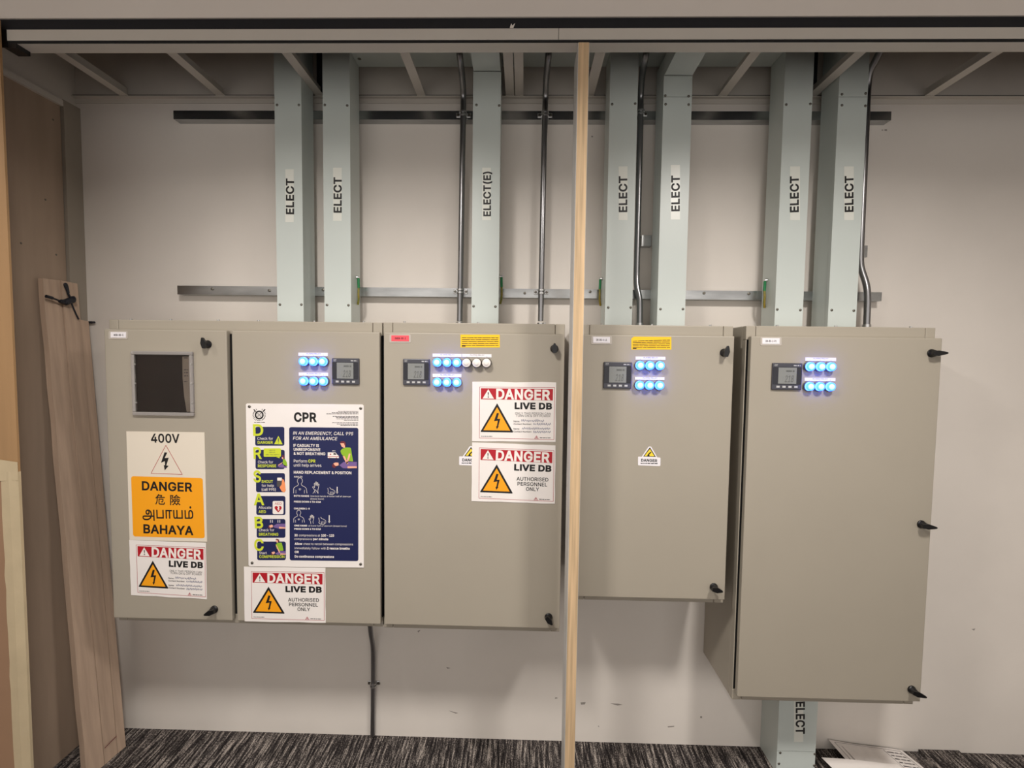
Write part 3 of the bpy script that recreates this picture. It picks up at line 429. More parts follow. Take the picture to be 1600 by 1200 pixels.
struct(MB().box(-1.9, 2.45, -.022, 0, 2.740, 2.744).box(-1.9, 2.45, -.004, 0, 2.722, 2.744).build('trim_4', TBAR))
struct(MB().box(-1.88, 2.45, -.0212, -.0035, 2.7442, 2.7472).build('trim_7', GASKGAP))           # black strip painting the shade line over the angle   # wall angle of the ceiling grid
for x0, x1 in ((-1.681, -1.646), (-1.277, -1.240), (-.865, -.830), (-.446, -.412), (-.084, -.050), (-.046, -.013), (.236, .272), (.771, .806), (1.126, 1.163), (1.587, 1.623)):
    xm = (x0+x1)/2
    struct(MB().box(x0, x1, -.45, -.006, 2.7445, 2.7475).box(xm-.002, xm+.002, -.45, -.006, 2.7475, 2.782).build('trim_5', TBAR))

struct(MB().box(-1.88, 2.44, -.4499, -.4492, 2.7305, 3.19).build('trim_8', VOIDSHADE))           # unseen dark sheet added to the bulkhead, darkens strut reflection and void
for x0, x1 in ((-.862, -.781), (1.075, 1.165)):
    struct(MB().box(x0, x1, -.012, -.0032, 2.748, 3.19).build('trim_6', VOIDSHADE))           # dark sheets painting the deep shade of openings beside the risers
# ================================================================== left joinery
t = thing('door_panel', 'tall pale plywood panel at the left edge, in front of the recess', 'panel', (-1.9, -.5, 0))
MB().box(-2.7, -1.646, -.518, -.511, 0, 2.715).build('board', WOOD, t)
k = MB().box(-2.7, -1.662, -.5192, -.5182, 0, 1.30).build('kraft_sheet', KRAFT, None)
tag(k, 'brown kraft sheet taped over the lower part of the left plywood panel', 'paper')
t = thing('masking_tape', 'cream masking tape framing the brown sheet on the left panel', 'tape', (-1.7, -.52, 0))
random.seed(3)
def tape_strip(xa, xb, z0, z1, n, Y):
    mb = MB(); rows = []
    for i in range(n+1):
        z = z0+(z1-z0)*i/n; j = .0025
        rows.append([(xa+random.uniform(-j, j), Y, z), ((xa+xb)/2, Y-.0014-random.uniform(0, .0012), z), (xb, Y-.0002, z)])
    for a, b_ in zip(rows[:-1], rows[1:]):
        for i in range(2): mb.face([a[i], a[i+1], b_[i+1], b_[i]])
    return mb
tape_strip(-1.705, -1.6455, .0, 1.29, 26, -.5196).build('upright_strip', TAPE, t)
MB().box(-1.6458, -1.6448, -.5200, -.511, 0, 1.29).build('edge_fold', TAPE, t)
MB().prism([(-2.7, -.5215, 1.205), (-1.6445, -.5215, 1.262), (-1.6445, -.5215, 1.322), (-1.70, -.5215, 1.329), (-2.7, -.5215, 1.272)], (0, .0012, 0)).build('cross_strip', TAPE, t)

t = thing('plywood_lining', 'dull plywood board lining the left side of the recess', 'panel', (-1.89, -.27, 0))
MB().box(-1.898, -1.88, -.455, -.078, .002, 2.695).build('board', WOODD, t)
mb = MB()
for x, y in ((83, 187), (71, 312), (88, 398), (33, 380)):
    p = atX(x, y, -1.8795); MB().lathe(p, (1, 0, 0), [(0, .004), (.0008, .0035)], 10).build('nail_head', SCREW, t)
MB().box(-1.8795, -1.866, -.455, -.078, 2.672, 2.695).build('top_angle', TBAR, t)

# post: plywood-edged door jamb standing in front of the gap between two cabinets
t = thing('jamb_board', 'upright plywood-edged board standing under the track between the cabinets', 'board', (.173, -.44, 0))
MB().box(.158, .190, -.5, -.385, 0, 2.6530).build('core', PLYEDGE, t)
MB().box(.1566, .158, -.4985, -.385, 0, 2.6530).build('laminate_face', LAM, t)
MB().box(.190, .1912, -.4985, -.385, 0, 2.6530).build('laminate_face', LAM, t)

# leaning planks
def plank(label, bot, top, thick, chip=0):
    # bot / top: front and rear corner of the right-hand broad face
    b0, b1 = map(np.array, bot); t0, t1 = map(np.array, top)
    t = thing('plank', label, 'plank', tuple((b0+b1)/2), 'planks leaning in the left corner')
    d = np.array([-thick, 0, 0]); n = 14; mb = MB(); rr = random.Random(len(label)); R = []
    for i in range(n+1):
        u = i/n; a = b0+(t0-b0)*u; c = b1+(t1-b1)*u
        a = a+np.array([0, rr.uniform(-1, 1)*chip, 0])
        R.append([a, c, c+d, a+d])
    for A, B in zip(R[:-1], R[1:]):
        for i in range(4): k = (i+1) % 4; mb.face([A[i], A[k], B[k], B[i]])
    mb.face(R[0]); mb.face(R[-1])
    o = mb.build('board', PLANK, t); return t
pk1 = plank('widest raw plank, nearest the viewer of the three leaning in the left corner', ((-1.700, -.262, 0), (-1.687, -.196, 0)), ((-1.853, -.205, 1.965), (-1.853, -.136, 1.968)), .020, .0022)
pk2 = plank('middle raw plank of the leaning three, with a cut line near its foot', ((-1.686, -.193, 0), (-1.682, -.138, 0)), ((-1.848, -.134, 1.968), (-1.848, -.064, 1.966)), .020)
MB().face([(-1.6855, -.1935, .068), (-1.6825, -.138, .075), (-1.6825, -.138, .079), (-1.6855, -.1935, .072)]).build('cut_line', HAIR, pk2)
pk3 = plank('short raw plank in the corner, farthest back of the leaning three', ((-1.681, -.135, 0), (-1.677, -.100, 0)), ((-1.845, -.060, 1.818), (-1.845, -.022, 1.814)), .018)
t = thing('tie_cable', 'blue-black cable knotted around the tops of the leaning planks', 'cable', (-1.84, -.13, 1.9))
def tp(x, y, u=.0): return atX(x, y, -1.828+u)
MB().tube(spline([tp(72, 463), tp(78, 464.5), tp(88, 468), tp(95, 470.5), tp(104, 470)], 5), [.006]*8+[.0035]*7+[.007]*6, 10).build('left_end', CABLE, t, smooth=True)
MB().tube(spline([tp(93, 470.5), tp(100, 473), tp(108, 470), tp(113, 469), tp(112, 466), tp(106, 471)], 5), [.006]*6+[.012]*14+[.008]*6, 10).build('knot', CABLE, t, smooth=True)
MB().tube(spline([tp(111, 467), tp(107, 460), tp(104, 452), tp(101, 445), tp(103, 443.5), tp(105, 448), tp(107, 458)], 5), .0042, 10).build('upper_end', CABLE, t, smooth=True)
MB().tube(spline([tp(111, 472), tp(115, 482), tp(119, 491), tp(123, 499)], 5), .003, 8).build('hanging_end', CABLE, t, smooth=True)
tag(MB().tube(spline([at(138.5, 503.5, -.012), at(142, 503.8, -.012), at(148, 503.6, -.012)], 4), [.005]*6+[.004]*3, 8).build('cable_stub', CABLE, None, smooth=True), 'short black cable end sticking out beside the short plank top', 'cable')

# ================================================================== strut channels
def channel(label, x0, x1, z0, z1):
    t = thing('strut_channel', label, 'channel', ((x0+x1)/2, 0, z0), 'galvanised strut channels on the wall')
    c = MB(); th = .0025
    c.box(x0, x1, YS, YS+th, z0, z1).box(x0, x1, YS+th, -.0005, z0, z0+th).box(x0, x1, YS+th, -.0005, z1-th, z1)
    c.build('channel', GALV, t)
    return t
ch1 = channel('upper galvanised strut channel across the wall, near the ceiling', -1.443, 1.445, 2.640, 2.674)
ch2 = channel('lower galvanised strut channel across the wall, just above the cabinets', -1.445, 1.446, 1.929, 1.965)
for (x, y, c) in ((332, 451.5, ch2), (421, 454, ch2), (820, 458, ch2), (922, 456, ch2), (1100, 458, ch2), (1170, 459, ch2), (505, 453, ch2)):
    MB().lathe(at(x, y, YS), (0, -1, 0), [(0, .006), (.003, .0055), (.004, .003)], 10).build('bolt', SCREW, c)

# ================================================================== trunking
def screw(parent, p, axis=(0, -1, 0), r=.0048):
    MB().lathe(p, axis, [(-.001, r*1.1), (.0012, r), (.0026, r*.6)], 10).build('screw', SCREW, parent, smooth=True)
def trunking(label, x0, x1, z0, z1, sticker=None, joints=(), screws=(), bend=False, dep=-YK, txt='ELECT', down=False, cover=True):
    Yk = -dep; yb = -.0415 if not down else -.0005
    t = thing('cable_trunking', label, 'trunking', ((x0+x1)/2, Yk/2, z0), 'pale green cable trunking')
    c = MB(); th = .0016
    c.box(x0, x0+th, Yk+.002, yb, z0, z1).box(x1-th, x1, Yk+.002, yb, z0, z1).box(x0+th, x1-th, yb-.0025, yb, z0, z1)
    c.build('channel', TRK, t)
    zs = [z0+.0005]+list(joints)+[z1]
    for a, b_ in zip(zs[:-1], zs[1:]):
        MB().box(x0-.0012, x1+.0012, Yk, Yk+.0018, a+.0008, b_-.0008).box(x0-.0012, x0-.0002, Yk+.0018, Yk+.014, a+.0008, b_-.0008).box(x1+.0002, x1+.0012, Yk+.0018, Yk+.014, a+.0008, b_-.0008).build('cover', TRK, t)
    if bend:
        e = MB(); zt = z1
        e.box(x0, x1, -.449, Yk-.0015, zt+.0005, zt+.0025).box(x0, x0+.0016, -.449, yb, zt+.0025, zt+.07).box(x1-.0016, x1, -.449, yb, zt+.0025, zt+.07).box(x0, x1, -.449, yb, zt+.07, zt+.0716)
        e.box(x0+.0016, x1-.0016, yb-.003, yb, zt+.001, zt+.07)
        e.build('forward_bend', TRK, t)
    for (x, y) in screws: screw(t, at(x, y, Yk))
    if sticker:
        (xa, xb, ya, yb), (bx, y0, y1, cap) = sticker
        q = MB().prism(PX([(xa, ya), (xb, ya), (xb-.0, yb), (xa-.0, yb)], Yk-.0001), (0, -.0004, 0)).build('sticker', STICK, t)
        l = MB()
        text(l, txt, (bx, y0), (bx, y1), cap, Yk-.0008, .028)
        l.build('lettering', INK, q)
    return t
ZT = 1.806
trunking('pale green ELECT trunking farthest left, above the two-door cabinet', -0.9671, -0.8652, ZT, 3.15, ((446, 459, 264.5, 347), (458.8, 335, 279, 11.5)), screws=((433, 164), (467, 164), (437.5, 476), (471, 476)))
trunking('second ELECT trunking from the left, with an earth wire on its right side', -0.7800, -0.6772, ZT, 3.15, ((520.5, 534, 262, 345), (533.3, 332.5, 277, 11.5)), screws=((507.5, 164), (542.5, 165), (511, 476.5), (544.5, 477)))
trunking('single ELECT(E) trunking bending forward at the ceiling, between two straight conduits', -0.2022, -0.0989, ZT, 2.766, ((753.5, 767, 262, 344), (766.5, 338, 268, 10.8)), screws=((744.5, 164), (780, 165), (740, 478.5), (774, 479)), bend=True, txt='ELECT(E)')
trunking('ELECT trunking just right of the plywood-edged board, above the short cabinet', 0.3165, 0.4188, ZT, 3.15, ((966.5, 980.5, 260, 344), (979.5, 331.5, 275, 12)), screws=((956.5, 163), (992.5, 162), (950.5, 480.5), (985.5, 480.5)))
trunking('ELECT trunking with a forward bend at the ceiling, right half of the short cabinet', 0.5176, 0.6222, ZT, 2.750, ((1048, 1062.5, 258, 343), (1061.5, 330, 274, 12)), joints=(2.672,), screws=((1039.5, 149.5), (1076, 150.5), (1040, 163), (1076, 163.5), (1032, 483), (1067, 483)), bend=True)
trunking('left ELECT trunking of the pair above the tall right cabinet', 0.9672, 1.0708, ZT+.002, 3.15, ((1234.5, 1250, 260, 344), (1247.5, 331.5, 275, 12.5)), screws=((1228.5, 163.5), (1266, 162.5), (1214.5, 483.5), (1250.5, 484.5)))
trunking('right ELECT trunking of the pair above the tall right cabinet, nearest the right wall', 1.1692, 1.2738, ZT+.002, 3.15, ((1319, 1334, 260, 344), (1333, 331, 274.5, 12.5)), joints=(2.672,), screws=((1315.5, 147.5), (1352.5, 146), (1315.5, 164.5), (1352, 165.5), (1299.5, 484.5), (1334, 485.5)))
trunking('ELECT trunking below the tall right cabinet running down to the floor', 1.057, 1.209, .001, .4165, ((1240.5, 1255, 1090, 1159), (1244, 1096.5, 1147, 13)), joints=(.098,), screws=((1219, 1176), (1273, 1178), (1217, 1193), (1272, 1196)), dep=.137, down=True)
for lab, xa, xb in (('horizontal pale green trunking over the ceiling grid, left of the jamb board', -.6765, .3150), ('horizontal pale green trunking over the ceiling grid, right of the jamb board', .4205, .9655)):
    t = thing('cable_trunking', lab, 'trunking', ((xa+xb)/2, -.05, 2.87), 'pale green cable trunking')
    MB().box(xa, xb, -.149, -.0415, 2.845, 2.952).build('channel', TRK, t)
    MB().box(xa, xb, -.1505, -.135, 2.8432, 2.8448).build('cover_lip', TRK, t)
    if xa < 0: screw(t, atZ(561.5, 92, 2.8448), (0, 0, -1), .007)

# earth bonding wires on the trunking sides
def earth(x, Yw, z, side, parent_label):
    t = thing('earth_wire', parent_label, 'wire', (x, Yw, z), 'green-yellow earth wires on the trunking')
    s_ = side*.008
    MB().lathe((x, Yw, z), (side, 0, 0), [(0, .007), (.004, .0065), (.009, .004), (.012, .004)], 12).build('terminal_stud', ZINC, t, smooth=True)
    MB().tube([(x+s_, Yw, z-.004), (x+s_, Yw, z-.02), (x+s_*1.1, Yw, z-.042)], .0052, 10).build('sleeve', SLEEVE, t, smooth=True)
    MB().tube(spline([(x+s_*1.1, Yw, z-.042), (x+s_*1.2, Yw-.006, z-.065), (x+s_*1.1, Yw-.002, z-.088), (x+s_*.5, Yw+.004, z-.108)], 5), .0044, 10).build('wire', EWIRE, t, smooth=True)
def earth_px(x, y, X, side, lab): p = atX(x, y, X); earth(X, float(p[1]), float(p[2]), side, lab)
earth_px(557, 433.5, -.6763, 1, 'earth wire on the second trunking from the left')
earth(-.0978, -.098, 2.005, 1, 'earth wire on the right side of the ELECT(E) trunking')
earth_px(941, 435.5, .3158, -1, 'earth wire on the trunking beside the plywood-edged board')
earth_px(1198.5, 438, .9665, -1, 'earth wire on the left trunking of the right-hand pair')

# ================================================================== conduits
def conduit(label, pts, Ys, r, clamps=(), coupl=None, straps=()):
    P = [at(x, y, Y_) for (x, y), Y_ in zip(pts, Ys)]
    t = thing('conduit_pipe', label, 'conduit', tuple(P[-1]), 'steel conduits')
    MB().tube(spline(P, 6), r, 16).build('pipe', PIPE, t, smooth=True)
    for (x, y, Y_) in clamps:
        p = at(x, y, Y_); rr = r+.0015
        c = MB()
        for dz in (-.006, .006): c.lathe((p[0], p[1], p[2]+dz-.003), (0, 0, 1), [(0, rr), (.0002, rr+.002), (.0058, rr+.002), (.006, rr)], 20)
        o = c.build('saddle_clamp', ZINC, t, smooth=True)
        yb = YS if Y_ < -.045 else -.0005
        for sgn in (-1, 1):
            MB().box(p[0]+sgn*rr-.002 if sgn > 0 else p[0]-rr-.016, p[0]+rr+.016 if sgn > 0 else p[0]-rr+.002, yb-.004, yb-.0005, p[2]-.009, p[2]+.009).build('ear', ZINC, o, bevel=.002)
            MB().lathe((p[0]+sgn*(rr+.009), yb-.004, p[2]), (0, -1, 0), [(0, .0055), (.002, .005), (.004, .003)], 10).build('screw', SCREW, o, smooth=True)
    if coupl:
        a = P[-1]; MB().lathe((a[0], a[1], coupl[0]), (0, 0, 1), [(0, r+.003), (coupl[1], r+.003)], 18).build('coupling', ZINC, t, smooth=True)
    return t
yc = -.0545
conduit('straight steel conduit left of the ELECT(E) trunking', ((717.5, 76), (719, 92), (722.5, 122), (724, 150), (723.7, 180), (722.3, 260), (719.8, 420), (719, 455), (718.2, 502)), (-.195, -.185, -.105, yc, yc, yc, yc, yc, yc), .0118, ((723.6, 178, yc), (719.2, 455, yc)), (ZT, .02))
conduit('straight steel conduit right of the ELECT(E) trunking, beside the plywood-edged board', ((858, 76), (856.5, 92), (853.5, 122), (852.3, 150), (851.5, 180), (849.5, 260), (846.4, 420), (845.7, 455), (844.8, 502)), (-.195, -.185, -.105, yc, yc, yc, yc, yc, yc), .0118, ((851.7, 178, yc), (845.8, 456, yc)), (ZT, .02))
conduit('steel conduit with a kink above the short cabinet, between two ELECT trunkings', ((1011, 76), (1008, 92), (1003, 122), (1001, 150), (1000.8, 180), (999, 260), (996.5, 360), (995, 420), (994.8, 440), (996, 452), (998.6, 464), (999.6, 478), (999.4, 505)), (-.195, -.185, -.105, yc, yc, yc, yc, yc, -.058, -.063, -.068, -.07, -.07), .0118, ((1001, 176, yc),), (ZT, .022))
conduit('steel conduit with an S-bend hugging the rightmost ELECT trunking', ((1377, 76), (1369, 92), (1359, 112), (1356, 135), (1354.5, 160), (1351.5, 230), (1347.5, 320), (1345, 380), (1344.5, 410), (1347, 424), (1352.2, 440), (1355, 455), (1355.3, 475), (1353.8, 510)), (-.12, -.10, -.075, -.056, yc, yc, yc, yc, -.056, -.06, -.068, -.075, -.078, -.078), .0125, (), (ZT+.002, .024))
conduit('thin steel conduit below the cabinets running down the wall to the carpet', ((578, 973), (579.5, 990), (582.5, 1010), (583.2, 1030), (583, 1069), (582.3, 1149)), (-.06, -.05, -.026, -.016, -.016, -.016), .0098, ((582.9, 1070, -.016),))
for lab, x0, x1, y0, y1 in (('small galvanised bracket behind the kinked conduit', 1003, 1018, 367.5, 384.5), ('small galvanised bracket behind the S-bend conduit', 1346, 1355, 383.5, 402)):
    a = at(x0, y0, -.036); b_ = at(x1, y1, -.036)
    tag(MB().box(a[0], b_[0], -.036, -.0335, b_[2], a[2]).box(a[0], b_[0], -.0335, -.0003, b_[2], b_[2]+.0025).box(a[0], b_[0], -.0335, -.0003, a[2]-.0025, a[2]).build('bracket', GALV), lab, 'bracket', 'strut brackets on the wall')

# ================================================================== cabinets
def cabinet(label, x0, x1, z0, z1, doors, bolts, rim=.0003):
    t = thing('distribution_cabinet', label, 'cabinet', ((x0+x1)/2, -.15, z0), 'pebble grey electrical cabinets')
    th = .0018
    b_ = MB().box(x0, x1, YB+.03, -.0008, z0, z1).build('body', PEB, t, bevel=.004)
    # front rim of the body: corner pieces and rails with hairline joints
    cw = .034; zd1 = doors[0][3]; zd0 = doors[0][2]
    for name, a, c, p, q in (('top_rail', x0+cw+.0012, x1-cw-.0012, zd1-.012, z1), ('bottom_rail', x0+cw+.0012, x1-cw-.0012, z0, zd0+.012),
                             ('corner_piece', x0, x0+cw, zd1-.012, z1), ('corner_piece', x1-cw, x1, zd1-.012, z1),
                             ('corner_piece', x0, x0+cw, z0, zd0+.012), ('corner_piece', x1-cw, x1, z0, zd0+.012)):
        MB().box(a, c, YB, YB+.029, p, q).build(name, PEB, t, bevel=.0025)
    if rim > .001: MB().box(x0, x0+rim-.0002, YB+.001, YB+.029, zd0+.0125, zd1-.0125).build('side_rim', PEB, t)
    MB().box(x0+rim, x1-.0003, YB+.002, YB+.029, zd0+.0125, zd1-.0125).build('gasket', GASKGAP, t)
    for (x, y) in bolts:
        p = at(x, y, -.2)
        MB().lathe((p[0], -.2, z1), (0, 0, 1), [(0, .008), (.003, .008), (.0032, .005), (.010, .0045)], 8).build('bolt', ZINC, t)
    ds = []
    for (a, c, p, q) in doors:
        ds.append(MB().box(a, c, YD, YB-.0025, p, q).build('door', PEB, t, bevel=.0035, seg=3))
    return t, ds
cabA, dA = cabinet('widest grey cabinet, two doors, at the left end, with the CPR board', -1.525, -.513, .6655, 1.8045,
    ((-1.5225, -1.0715, .689, 1.768), (-1.053, -.515, .689, 1.768)), ((205, 499), (267, 499), (341, 499), (404, 501), (491, 502), (568, 503)))
cabB, dB = cabinet('single-door grey cabinet with two live DB signs, left of the jamb board', -.5095, .150, .6625, 1.8055,
    ((-.5005, .1480, .689, 1.768),), ((632, 503), (747, 504), (851, 505)))
cabC, dC = cabinet('short grey cabinet right of the jamb board with one small danger sticker', .2035, .751, .788, 1.8050,
    ((.206, .7455, .812, 1.768),), ((940, 507), (1019, 506), (1110, 508)))
cabD, dD = cabinet('tall grey cabinet at the right, longest door with three black handles', .7965, 1.461, .419, 1.8070,
    ((.8040, 1.4655, .448, 1.769),), ((1214, 508), (1306, 508), (1423, 509)), .0034)
# louvres in the left side of the tall cabinet
mb = MB()
for i in range(6): mb.box(.7938, .7964, -.16, -.06, 1.62-.03*i, 1.63-.03*i)
mb.build('side_louvre', PEB, cabD)

def handle(door, x, y, ang, L=.034):                          # black wing knob; ang: lever direction in the picture plane
    p = at(x, y, YD); a = math.radians(ang)
    ux, uz = math.cos(a), math.sin(a)
    o = MB().lathe((p[0], YD, p[2]), (0, -1, 0), [(0, .0145), (.004, .0145), (.006, .0125), (.016, .0115), (.021, .009), (.023, .0)], 24).build('lock_handle', BLK, door, smooth=True)
    wv = MB(); n = np.array([-uz, 0, ux]); u = np.array([ux, 0, uz]); c = np.array([p[0], YD-.019, p[2]])
    out = [c-u*.014+n*.0065, c-u*.016, c-u*.014-n*.0065, c+u*.004-n*.0095, c+u*L*.7-n*.0055, c+u*L-n*.003, c+u*(L+.002), c+u*L+n*.003, c+u*L*.7+n*.0055, c+u*.004+n*.0095]
    wv.prism(out, (0, -.009, 0))
    v0 = len(o.data.vertices)
    bm = bmesh.new(); bm.from_mesh(o.data); off = door.location+door.parent.location
    vs = [bm.verts.new(Vector(q)-off) for q in wv.v]
    for f in wv.f: bm.faces.new([vs[i] for i in f])
    bmesh.ops.recalc_face_normals(bm, faces=bm.faces[:]); bm.to_mesh(o.data); bm.free()
    return o
handle(dA[0], 325, 538, 100, .022); handle(dA[0], 335, 952, 200, .022)
handle(dB[0], 866, 545, 92, .018); handle(dB[0], 857, 964, -50, .018)
handle(dC[0], 1131, 551, 80, .022); handle(dC[0], 1115, 917, -12, .022)
handle(dD[0], 1455, 552, 2); handle(dD[0], 1439, 819, -6); handle(dD[0], 1424, 1077, -18)

# viewing window in the first door
wf = MB(); O = [at(x, y, YD) for x, y in ((207.5, 548.5), (303, 549.5), (305.5, 650), (209.5, 648.5))]
xa, xb = (O[0][0]+O[3][0])/2, (O[1][0]+O[2][0])/2; zb, za = (O[2][2]+O[3][2])/2, (O[0][2]+O[1][2])/2
fw = .013
wf.box(xa, xb, YD-.011, YD, za-fw, za).box(xa, xb, YD-.011, YD, zb, zb+fw).box(xa, xa+fw, YD-.011, YD, zb+fw, za-fw).box(xb-fw, xb, YD-.011, YD, zb+fw, za-fw)
wfo = wf.build('window_frame', CLEAR, cabA, bevel=.003)
MB().box(xa+fw*.5, xb-fw*.5, YD-.0012, YD-.0002, zb+fw*.5, za-fw*.5).build('inner_panel', DARKIN, wfo)
q = [(285, 557), (298, 557), (300, 643.5), (292, 643.5), (288, 620), (285.5, 590)]
MB().prism(PX(q, YD-.0014), (0, -.0006, 0)).build('inner_plate', INGREY, wfo)
l = MB()
for i, y in enumerate((560, 578.5, 583, 588, 597)): greek(l, 287.5, 294 if i != 4 else 293, y, 1.6, YD-.0022)
l.build('inner_print', SOFTINK, wfo)
MB().box(xa+fw, xb-fw, YD-.0085, YD-.007, zb+fw, za-fw).build('window_pane', GLASS, cabA)
cl = MB()
for x, y in ((211, 569), (211.5, 599), (213, 629), (298.5, 569), (299.5, 599), (300.5, 629)):
    p = at(x, y, YD-.011); cl.lathe(p, (0, -1, 0), [(0, .0035), (.0015, .003)], 10)
cl.build('frame_clip', ZINC, wfo)

# nameplates
def nameplate(cab, x0, y0, x1, y1, m_, txt, rim=True):
    o = MB().prism(PX(rrect(x0-3, y0-1.5, x1+3, y1+2.5, 2), YD-.0002), (0, -.0012, 0)).build('nameplate', RIM, cab)
    MB().prism(PX([(x0, y0), (x1, y0+.2), (x1, y1+.2), (x0, y1)], YD-.0016), (0, -.0008, 0)).build('insert', m_, o)
    l = MB(); text(l, txt, (x0+(x1-x0)*.2, (y0+y1)/2+1.5), (x0+(x1-x0)*.82, (y0+y1)/2+1.6), 2.8, YD-.0027, .02); l.build('lettering', INK, o)
nameplate(cabA, 173, 518.8, 197, 527.5, WPLATE, 'MSB-BS-2')
nameplate(cabB, 611.5, 524, 639, 533, REDN, 'EMDB-BS-2')
nameplate(cabC, 926.5, 526.3, 953, 535.5, WPLATE, 'DB-BS-4-L1')
nameplate(cabD, 1191, 528.3, 1218, 537.3, WPLATE, 'DB-BS-2-P1')

# meters
def meter(cab, x0, y0, x1, y1, skew):
    a = at(x0, y0, YD-.008); c = at(x1, y1, YD-.008)
    cx, cz = (a[0]+c[0])/2, (a[2]+c[2])/2; h = (c[0]-a[0])/2; v = (a[2]-c[2])/2
    o = MB().box(cx-h, cx+h, YD-.008, YD, cz-v, cz+v).build('energy_meter', METER, cab, bevel=.0025)
    L = lambda u, w_: (cx+h*u, cz+v*w_)
    def bx(u0, u1, w0, w1, y0_, y1_, nm, m_):
        return MB().box(cx+h*u0, cx+h*u1, y0_, y1_, cz+v*w0, cz+v*w1).build(nm, m_, o)
    bx(-.96, .93, -.58, .70, YD-.0092, YD-.0079, 'front_glass', LCDF)
    bx(-.62, .60, -.54, .66, YD-.0100, YD-.0091, 'screen', LCD)
    for i, u in enumerate((-.60, -.20, .20, .60)): bx(u-.11, u+.11, -.84, -.70, YD-.0092, YD-.0079, 'button', BTN)
    f3 = lambda x, y: (cx+h*x, YD-.0105, cz-v*y)
    d = MB(); text(d, '218', (-.18, .42), (.38, .42), .5, 0, mapf=f3, shear=.12); greek(d, -.1, .45, -.35, .12, 0, mapf=f3); d.build('digits', LCDT, o)
    f4 = lambda x, y: (cx+h*x, YD-.0083, cz-v*y)
    d = MB(); text(d, 'CET', (-.88, -.77), (-.66, -.77), .13, 0, mapf=f4, off=.02); greek(d, .40, .86, -.78, .09, 0, mapf=f4); d.build('case_print', BTN, o)
    return o
meter(cabA, 518.3, 559.5, 561, 601.3, 0); meter(cabB, 629.5, 560.5, 671.2, 602.3, 0)
meter(cabC, 943.8, 565.3, 986.7, 607.6, 0); meter(cabD, 1207.7, 567, 1252.5, 609.5, 0)

# pilot lamps
def pilot(cab, x, y, lit=True):
    p = at(x, y, YD-.018)
    c = (p[0], YD, p[2])
    o = MB().lathe(c, (0, -1, 0), [(0, .0176), (.008, .0176), (.0105, .0166), (.012, .0161)], 28).build('pilot_lamp', LAMPB if lit else DBEZ, cab, smooth=True)
    MB().lathe((c[0], YD-.0205, c[2]), (0, -1, 0), [(0, .0150), (.0022, .0138), (.0032, .0100)], 28).build('lens', BLUE if lit else WLENS, o, smooth=True)
    MB().lathe((c[0], YD-.012, c[2]), (0, -1, 0), [(0, .0156), (.0085, .0151)], 28).build('lens_rim', BLUES if lit else WLENS, o, smooth=True)
    MB().lathe((c[0], YD-.0236, c[2]), (0, -1, 0), [(0, .0098), (.0015, .0086), (.0024, .0045), (.0026, .0)], 24).build('lens_centre', BLUEC if lit else WLENS, o, smooth=True)
def legend(cab, x0, y0, x1, y1, txt, plain=False):
    o = MB().prism(PX([(x0, y0), (x1, y0+(x1-x0)*.011), (x1, y1+(x1-x0)*.011), (x0, y1)], YD-.0002), (0, -.0016, 0)).build('legend_plate', WPLATE, cab)
    l = MB(); w_ = x1-x0
    text(l, txt, (x0+w_*.26, y0+2.5), (x0+w_*.76, y0+2.8), 1.6, YD-.0021)
    for i, ch in enumerate(('1', '2', '3')): text(l, ch, (x0+w_*(.15+.34*i), y1-.5), (x0+w_*(.165+.34*i), y1-.4), 1.3, YD-.0021)
    l.build('lettering', INK, o)
ROWS = [(cabA, ((473.5, 489, 504), 564.7, (466.5, 550.8, 512.5, 556)), ((474, 489.3, 504.6), 595.5, (467, 582, 513, 587.2))),
        (cabB, ((682.7, 698, 713.4), 566.2, (676, 552.5, 721.3, 557.6)), ((682.7, 698, 713.4), 597.3, (676, 584, 721, 589))),
        (cabC, ((1000.5, 1016, 1031.8), 571, (993, 557, 1039.5, 562)), ((1000, 1015.4, 1031), 602, (992, 588.8, 1038.2, 593.4))),
        (cabD, ((1267, 1283.3, 1299.4), 572.8, (1258, 558.4, 1306, 564)), ((1266, 1282, 1298.4), 604, (1257, 590.2, 1305, 595.2)))]
for cab, *rows in ROWS:
    for xs, y, pl in rows:
        for i, x in enumerate(xs): pilot(cab, x, y+.3*i*.5)
        legend(cab, *pl, 'ALARM RELAY')
for x in (728.7, 744.6, 760): pilot(cabB, x, 567.2, False)
legend(cabB, 722, 552.9, 768, 558, 'ALARM RELAY')

# ================================================================== signs on the doors
Y0 = YD-.0003
def sheet(t, pts, m_, th=.0010, Y=Y0, name='sheet'):
    return MB().prism(PX(pts, Y), (0, -th, 0)).build(name, m_, t)
def bil(c):                                                   # unit square -> the sheet's corners (pixels)
    TL, TR, BR, BL = [np.array(q, float) for q in c]
    return lambda s, t_: (1-s)*(1-t_)*TL+s*(1-t_)*TR+s*t_*BR+(1-s)*t_*BL

